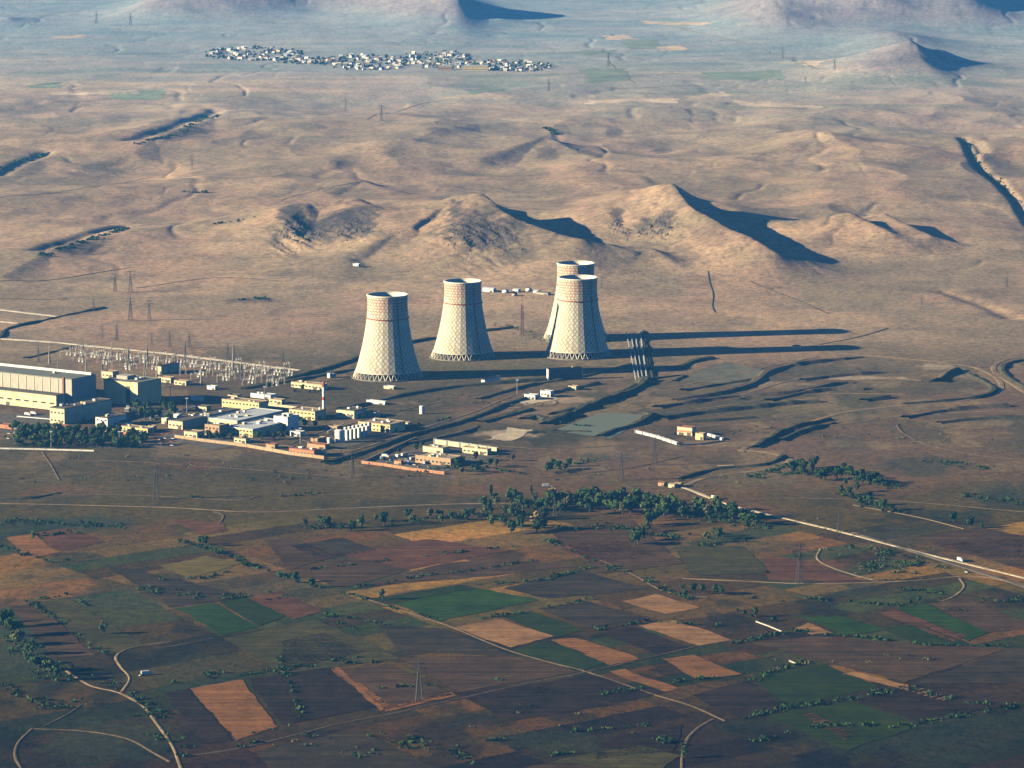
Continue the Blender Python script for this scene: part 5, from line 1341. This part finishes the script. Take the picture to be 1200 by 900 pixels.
# ------------------------------------------------------------------ scrub: leafy ground cover nobody could count
def scrub(lines, label, mat, name='scrub', dens=.15, w_=3.0, size=.9, h_=1.6, n_leaf=9):
    r = np.random.RandomState(len(lines) * 7 + 3)
    C = []
    for pts, wd, dn in lines:
        P = [np.array(at(a, b)[:2]) for a, b in pts]
        for a, b in zip(P[:-1], P[1:]):
            L_ = np.linalg.norm(b - a); n_ = int(L_ * dn * dens) + 1
            t = r.rand(n_)[:, None]; q = a + (b - a) * t
            d = (b - a) / L_; nn = np.array([-d[1], d[0]])
            off = r.normal(0, wd * .5, n_)[:, None]
            q = q + nn * off
            keep = fbm(q[:, 0] / 18, q[:, 1] / 18, 2, 2) > .38
            C.append(q[keep])
    C = np.concatenate(C); z = H(C[:, 0], C[:, 1])
    n_ = len(C); V = []
    k = n_leaf
    s = r.uniform(.6, 1.4, (n_, 1, 1))
    base = np.stack([C[:, 0], C[:, 1], z], 1)[:, None, :] + r.normal(0, 1, (n_, k, 3)) * np.array([1.2, 1.2, 0]) * s + np.array([0, 0, 1]) * r.uniform(.1, h_, (n_, k, 1)) * s
    t1 = r.normal(0, 1, (n_, k, 3)); t1 /= np.linalg.norm(t1, axis=2, keepdims=True)
    t2 = np.cross(t1, r.normal(0, 1, (n_, k, 3))); t2 /= np.linalg.norm(t2, axis=2, keepdims=True)
    t1 *= size * s; t2 *= size * s
    Q = np.stack([base - t1 - t2 * .4, base + t1 * .3 - t2, base + t1 + t2 * .5, base - t1 * .4 + t2], 2).reshape(-1, 3)
    me = bpy.data.meshes.new(name)
    me.vertices.add(len(Q)); me.vertices.foreach_set('co', Q.astype(np.float32).reshape(-1))
    me.loops.add(len(Q)); me.loops.foreach_set('vertex_index', np.arange(len(Q), dtype=np.int32))
    me.polygons.add(len(Q) // 4); me.polygons.foreach_set('loop_start', (np.arange(len(Q) // 4) * 4).astype(np.int32))
    me.update(); me.materials.append(mat)
    return tag(link(name, me), label, 'scrub', kind='stuff')
scrub([([(205, 632), (250, 645), (300, 665), (380, 690), (430, 702)], 4, 2), ([(186, 680), (240, 678), (285, 664), (310, 662)], 3, 1.6), ([(0, 640), (60, 660), (110, 652)], 5, 1.2),
       ([(30, 702), (90, 745), (130, 770)], 3, 1.8), ([(45, 703), (80, 697), (110, 715)], 3, 1), ([(360, 668), (470, 655), (610, 640), (640, 640)], 2, .8), ([(400, 692), (500, 675), (560, 668), (640, 655)], 3, 1),
       ([(430, 705), (520, 728), (590, 722), (690, 703)], 3, 1.4), ([(560, 686), (640, 680), (690, 665), (720, 668)], 4, 1.6), ([(690, 740), (760, 728), (850, 735)], 3, 1.5),
       ([(640, 632), (690, 655), (740, 672), (800, 700), (830, 705)], 5, 1.6), ([(460, 733), (430, 728), (380, 720), (420, 740)], 3, 1), ([(240, 790), (320, 785), (400, 778), (450, 775)], 4, 1.6),
       ([(200, 800), (300, 790), (420, 770)], 4, 1.2), ([(430, 808), (560, 800), (640, 790)], 2, .8), ([(860, 755), (900, 745), (940, 738)], 4, 2.2), ([(850, 810), (900, 790), (945, 775)], 5, 2.4),
       ([(860, 845), (920, 830), (990, 820), (1060, 805)], 7, 2.6), ([(1060, 805), (1120, 822), (1200, 830)], 5, 1.6), ([(930, 740), (1000, 746), (1080, 756), (1180, 758)], 3, 1.8),
       ([(940, 700), (1000, 708), (1080, 710), (1130, 716)], 4, 1.8), ([(880, 870), (960, 850), (1060, 852), (1200, 826)], 7, 2), ([(0, 800), (60, 830), (110, 820)], 12, 2), ([(60, 780), (110, 790), (160, 820), (200, 850)], 10, 2),
       ([(0, 730), (40, 770), (80, 800)], 16, 3), ([(560, 870), (640, 860), (760, 850)], 5, 1.2), ([(600, 895), (680, 880), (780, 866)], 4, 1.2), ([(420, 890), (480, 870), (520, 880)], 12, 1.6), ([(440, 860), (500, 868), (560, 895)], 10, 1.4),
       ([(210, 885), (260, 882), (300, 870)], 3, 2), ([(180, 830), (200, 870), (230, 890)], 14, 1.6), ([(325, 770), (340, 800), (350, 840)], 3, 1), ([(700, 815), (790, 800), (860, 790)], 3, 1.4)],
      'dark scrubby hedge growth between the fields', L_dark)
scrub([([(0, 612), (60, 612), (150, 618)], 14, 1.6), ([(0, 628), (40, 628), (90, 624)], 10, 1.6), ([(220, 582), (260, 584)], 6, 1.4), ([(330, 582), (380, 578)], 6, 1), ([(470, 560), (520, 548), (600, 552)], 12, 1),
       ([(600, 555), (700, 540), (720, 536)], 16, .8), ([(350, 620), (450, 612), (600, 600)], 16, 1.6), ([(600, 590), (760, 590), (900, 620)], 20, 2.4), ([(640, 620), (720, 618), (840, 640)], 16, 1.6),
       ([(900, 556), (980, 552), (1050, 572)], 12, 2.2), ([(880, 560), (925, 545)], 8, 2), ([(980, 576), (1060, 602)], 12, 1.8), ([(1090, 540), (1160, 550)], 16, 1.6), ([(1130, 580), (1200, 590)], 16, 1.6),
       ([(1000, 640), (1060, 655), (1090, 668)], 16, 2), ([(1010, 660), (1060, 672)], 12, 2), ([(1060, 690), (1110, 696)], 8, 1.6), ([(1150, 700), (1200, 706)], 14, 1.2), ([(880, 700), (940, 706)], 10, 1),
       ([(20, 510), (100, 512), (180, 517)], 14, 3), ([(20, 522), (100, 522), (165, 523)], 12, 3), ([(160, 490), (204, 495)], 14, 2.5), ([(640, 495), (690, 500)], 3, 1), ([(480, 500), (530, 490)], 5, 1), ([(380, 545), (420, 535)], 5, 1.2), ([(860, 470), (900, 462)], 3, .6), ([(160, 690), (260, 700), (340, 700)], 16, 1.4)],
      'dark rough scrub in the damp hollows of the plain', L_dark, dens=.3)
scrub([([(20, 560), (200, 556), (400, 565)], 60, .5), ([(60, 540), (300, 545), (380, 560)], 40, .5), ([(600, 560), (760, 550), (860, 570)], 40, .5), ([(860, 500), (1000, 510), (1180, 520)], 60, .5),
       ([(560, 470), (640, 480)], 20, .6), ([(740, 520), (900, 500)], 30, .5), ([(980, 640), (1080, 680)], 40, 1), ([(940, 610), (1100, 640)], 40, .4), ([(480, 470), (560, 462)], 20, .6),
       ([(580, 380), (620, 390), (640, 400)], 10, 1), ([(300, 850), (420, 880)], 40, .6), ([(560, 840), (760, 860)], 50, .4), ([(880, 770), (1100, 780)], 50, .4)],
      'dry olive scrub scattered over the plain', L_olive, dens=.25, size=.7)

# ------------------------------------------------------------------ boulders on the crags
M_rock = mat_plain('dark_basalt', (.12, .10, .09), .3, .3)
def boulders():
    r = random.Random(5); mb = MB()
    for cx, cy, rx, ry, n_ in [(342, 268, 14, 10, 60), (370, 275, 24, 6, 40), (418, 270, 20, 9, 70), (545, 280, 26, 12, 60), (535, 268, 8, 8, 40), (585, 285, 26, 10, 30), (722, 262, 8, 5, 30), (735, 272, 6, 5, 16), (775, 270, 10, 8, 50), (752, 272, 10, 6, 24)]:
        for k in range(n_):
            x, y, z = at(cx + r.gauss(0, rx * .5), cy + r.gauss(0, ry * .5)); s = r.uniform(.8, 2.4)
            n0 = len(mb.v)
            for i in range(6):
                a = i * 1.047 + r.uniform(-.3, .3); q = s * r.uniform(.6, 1.2)
                mb.v.append((x + q * math.cos(a), y + q * math.sin(a), z - 1.5))
            for i in range(6):
                a = i * 1.047 + r.uniform(-.3, .3); q = s * r.uniform(.3, .8)
                mb.v.append((x + q * math.cos(a), y + q * math.sin(a), z + s * r.uniform(.5, 1.1)))
            for i in range(6):
                mb.f.append((n0 + i, n0 + (i + 1) % 6, n0 + 6 + (i + 1) % 6, n0 + 6 + i))
            mb.f.append(tuple(n0 + 6 + i for i in range(6)))
    tag(mb.build('rubble', M_rock), 'dark basalt rubble breaking through the crags of the hills', 'rubble', kind='stuff')
boulders()

# ------------------------------------------------------------------ far village
def make_house(name, w_, d_, h_, wall, roof):
    t = empty(name, (0, 0, -500), 'x', 'house')
    MB().box(-w_ / 2, -d_ / 2, -3, w_ / 2, d_ / 2, h_, top=False).build('wall', wall, t)
    g = d_ * .3; o_ = .6; rb = MB()
    rb.quad((-w_ / 2 - o_, -d_ / 2 - o_, h_ - .2), (w_ / 2 + o_, -d_ / 2 - o_, h_ - .2), (w_ / 2 + o_, 0, h_ + g), (-w_ / 2 - o_, 0, h_ + g))
    rb.quad((w_ / 2 + o_, d_ / 2 + o_, h_ - .2), (-w_ / 2 - o_, d_ / 2 + o_, h_ - .2), (-w_ / 2 - o_, 0, h_ + g), (w_ / 2 + o_, 0, h_ + g))
    rb.tri((-w_ / 2, d_ / 2, h_), (-w_ / 2, -d_ / 2, h_), (-w_ / 2, 0, h_ + g)); rb.tri((w_ / 2, -d_ / 2, h_), (w_ / 2, d_ / 2, h_), (w_ / 2, 0, h_ + g))
    rb.build('roof', roof, t)
    return freeze(t)
HP = [make_house('village_house', 13, 10, 6.5, W_white, R_white), make_house('village_house', 12, 9, 6, W_cream, W_white), make_house('village_house', 16, 10, 7, W_white, R_rust)]
used = [False] * 3
HW = ['white house with pale roof', 'cream house with white roof', 'long white house with rusty roof']
r = random.Random(21)
for (cx, cy, rx, ry, n_, wh) in [(298, 64, 52, 7.5, 48, 'in the western cluster of the far village'), (365, 72, 34, 4, 16, 'on the strip linking the village clusters'),
                                 (430, 74, 46, 9, 56, 'in the central cluster of the far village'), (512, 71, 44, 10, 44, 'around the village blocks'), (596, 78, 48, 6, 40, 'on the eastern tail of the far village')]:
    for k in range(n_):
        a = r.uniform(0, 6.28); q = math.sqrt(r.random()); i = r.choice([0, 0, 1, 1, 2]); px = cx + q * rx * math.cos(a); py = cy + q * ry * math.sin(a) + (px - cx) * .03
        lb = HW[i] + ' ' + wh + ', ' + ['left', 'middle', 'right'][min(2, int((math.cos(a) * q + 1) * 1.5))] + [' rear', ' front'][int(math.sin(a) > 0)]; loc = at(px, py); sc = r.uniform(.6, .95)
        o = HP[i] if not used[i] else clone(HP[i], loc); used[i] = True
        o.location = loc; o.rotation_euler = (0, 0, R(r.choice([-20, 70, 10]) + r.uniform(-12, 12))); o.scale = (sc, sc, sc); o['label'] = lb; o['group'] = 'houses ' + wh
building(572, 83, 66, 16, 13, 'village_school', 'long cream block, brightest building of the far village', 'building', W_yellow, R_white, wins=2, door=False, rot=R(-3))
building(530, 82.5, 36, 16, 11, 'village_hall', 'pinkish block left of the long cream block in the far village', 'building', W_tan, R_white, wins=1, door=False, rot=R(-3))
building(308, 70.5, 40, 8, 5, 'village_barn', 'long pale barn at the lower edge of the western village cluster', 'barn', W_white, R_white, wins=0, door=False, rot=R(-3))
L_far = leafmat('village_leaf', (.04, .065, .045), (.07, .10, .065), .05)
def mass():
    rr = np.random.RandomState(4); lines = []
    for cx, cy, rx, ry in [(298, 64, 60, 8), (365, 72, 40, 4), (430, 74, 50, 9), (512, 71, 50, 10), (596, 78, 50, 6)]:
        for k in range(7):
            y = cy - ry + 2 * ry * (k + .5) / 7; hw = rx * math.sqrt(max(.05, 1 - ((y - cy) / ry) ** 2))
            lines.append(([(cx - hw, y), (cx + hw, y)], 34, .36))
    scrub(lines, 'dense dark trees filling the far village', L_far, name='woodland', dens=.35, size=2.6, h_=4, n_leaf=8)
mass()
scrub([([(45, 300), (100, 283), (150, 268)], 10, 1.2), ([(0, 200), (28, 188), (55, 178)], 8, .7), ([(160, 170), (210, 158), (255, 135)], 10, .8), ([(1128, 165), (1142, 190), (1160, 208), (1195, 240)], 6, .5), ([(240, 264), (300, 254)], 8, .5),
       ([(210, 225), (245, 226)], 8, .7), ([(640, 150), (650, 158)], 12, 1.6), ([(280, 352), (320, 350)], 14, .8)],
      'dark bushes growing in the ravines of the hills', L_dark, name='undergrowth', dens=.3, size=1.5, h_=2)

# ------------------------------------------------------------------ vehicles and yard clutter
V_white = mat_plain('white_car_paint', (.55, .55, .53), .08, .5, rough=.35)
V_blue = mat_plain('blue_car_paint', (.06, .10, .22), .1, .5, rough=.35)
V_red = mat_plain('red_car_paint', (.30, .05, .04), .1, .5, rough=.35)
V_tyre = mat_plain('tyre_rubber', (.02, .02, .02), .1, .5)
def wheels(t, xs, yw, r_):
    for x_ in xs:
        for s in (-1, 1):
            mb = MB()
            n0 = 10
            ring = [(x_ + r_ * math.cos(2 * math.pi * i / n0), r_ + r_ * math.sin(2 * math.pi * i / n0)) for i in range(n0)]
            b0 = len(mb.v)
            mb.v += [(a, s * yw, z) for a, z in ring] + [(a, s * (yw - .25), z) for a, z in ring]
            mb.f += [(i, (i + 1) % n0, n0 + (i + 1) % n0, n0 + i) for i in range(n0)] + [tuple(range(n0)), tuple(range(2 * n0 - 1, n0 - 1, -1))]
            mb.build('wheel', V_tyre, t)
def make_car(mat):
    t = empty('parked_car', (0, 0, -500), 'x', 'car')
    mb = MB(); pr = [(-2.15, .35), (-2.2, .9), (-1.3, 1.0), (2.0, .95), (2.2, .6), (2.2, .35)]
    for s0, s1 in ((-.85, .85),):
        n_ = len(pr); mb.v += [(x, s0, z) for x, z in pr] + [(x, s1, z) for x, z in pr]
        mb.f += [(i, (i + 1) % n_, n_ + (i + 1) % n_, n_ + i) for i in range(n_)] + [tuple(range(n_)), tuple(range(2 * n_ - 1, n_ - 1, -1))]
    mb.build('body', mat, t)
    cb = MB(); pr = [(-1.2, .98), (-.7, 1.45), (.9, 1.48), (1.7, .96)]; n_ = 4
    cb.v += [(x, -.75, z) for x, z in pr] + [(x, .75, z) for x, z in pr]
    cb.f += [(i, (i + 1) % n_, n_ + (i + 1) % n_, n_ + i) for i in range(n_)] + [(0, 1, 2, 3), (7, 6, 5, 4)]
    cb.build('cabin', M_glass, t)
    wheels(t, (-1.35, 1.35), .87, .33)
    return freeze(t)
def make_truck(mat):
    t = empty('truck', (0, 0, -500), 'x', 'truck')
    MB().box(-4.6, -1.25, 1.1, 1.9, 1.25, 3.6).build('cargo_box', V_white, t)
    cb = MB(); pr = [(2.1, .6), (2.1, 2.8), (3.4, 2.8), (3.9, 1.7), (4.0, .6)]; n_ = 5
    cb.v += [(x, -1.15, z) for x, z in pr] + [(x, 1.15, z) for x, z in pr]
    cb.f += [(i, (i + 1) % n_, n_ + (i + 1) % n_, n_ + i) for i in range(n_)] + [tuple(range(5)), tuple(range(9, 4, -1))]
    cb.build('cab', mat, t)
    MB().box(-4.5, -.5, .7, 2.2, .5, 1.1).build('chassis', V_tyre, t)
    wheels(t, (-3.6, -2.4, 3.0), 1.2, .5)
    return freeze(t)
cars = [make_car(V_white), make_car(V_blue), make_car(V_red)]; tk = [make_truck(V_blue), make_truck(V_white)]
cu = [False] * 3; tu = [False] * 2
CN = ['white', 'dark blue', 'red']; TN = ['blue cabbed box truck', 'white box truck']
def put(lst, us, i, px, py, rz, label, group=None):
    loc = at(px, py); o = lst[i] if not us[i] else clone(lst[i], loc); us[i] = True
    o.location = loc; o.rotation_euler = (0, 0, rz); o['label'] = label
    if group: o['group'] = group
    elif 'group' in o: del o['group']
r = random.Random(3)
for k in range(14): 
    i = r.choice([0, 0, 0, 1, 2]); put(cars, cu, i, 164 + r.uniform(0, 44), 513.5 + r.uniform(0, 9), ROT + R(r.choice([0, 90])), CN[i] + ' car parked in the yard between grove and warehouse', 'cars in the yard east of the grove')
for k in range(9):
    i = r.choice([0, 0, 1, 2]); put(cars, cu, i, 2 + r.uniform(0, 26), 508 + r.uniform(0, 8), ROT + R(r.choice([0, 90])), CN[i] + ' car parked at the left end of the grove', 'cars at the left end of the grove')
for k in range(22):
    i = r.choice([0, 0, 1]); f = r.random(); put(cars, cu, i, 440 + f * 70 + r.uniform(-4, 8), 540 + f * 9 + r.uniform(-9, 1), ROT + r.uniform(0, 3), CN[i] + ' wrecked car lying in the walled scrapyard', 'wrecked cars in the scrapyard')
for k in range(7):
    i = r.choice([0, 1]); put(tk, tu, i, 445 + r.uniform(0, 60), 537 + r.uniform(-4, 8), ROT + r.uniform(0, 3), TN[i] + ' standing in the walled scrapyard', 'trucks in the scrapyard')
put(tk, tu, 1, 1126, 658, R(-62), 'white box truck driving on the pale main road')
put(cars, cu, 0, 1133, 671, R(-62), 'white car on the grey road beside the pale one')
put(tk, tu, 0, 838, 585, R(-50), 'blue cabbed box truck on the main road near the tree belt')
put(tk, tu, 1, 172, 791, R(20), 'white box truck parked on the dark pasture by the looping track')
put(tk, tu, 1, 641, 571, R(5), 'white box truck parked on the plain above the tree belt')
put(cars, cu, 0, 166, 792, R(40), 'white car beside the truck on the dark pasture')
put(tk, tu, 1, 40, 486, ROT, 'white box truck in front of the turbine hall annex')
put(tk, tu, 1, 33, 487, ROT, 'second white box truck at the annex, left one')
for px, py, lb in [(790, 572, 'small cream hut west of the road junction'), (797, 571, 'tan hut at the road junction by the tree belt'), (778, 570, 'rust roofed hut left of the road junction')]:
    building(px, py, 7, 6, 3.5, 'roadside_hut', lb, 'hut', W_cream if 'cream' in lb else W_tan, R_rust if 'rust' in lb else R_tan, wins=0, gable=True, para=.2)
wall_run([(886, 729), (900, 734), (917, 741)], 1.0, .7, W_grey, 'pale field wall above the small sandy patch')
wall_run([(925, 775), (935, 779)], 1.0, .7, W_grey, 'short pale wall stub in the dark eastern fields')
for k in [k for k, v in PROTO.items() if not v[1]]:
    for c in list(PROTO[k][0].children): bpy.data.objects.remove(c)
    bpy.data.objects.remove(PROTO[k][0])
print('trees', NT, 'gantries', ng, 'breakers', nb)
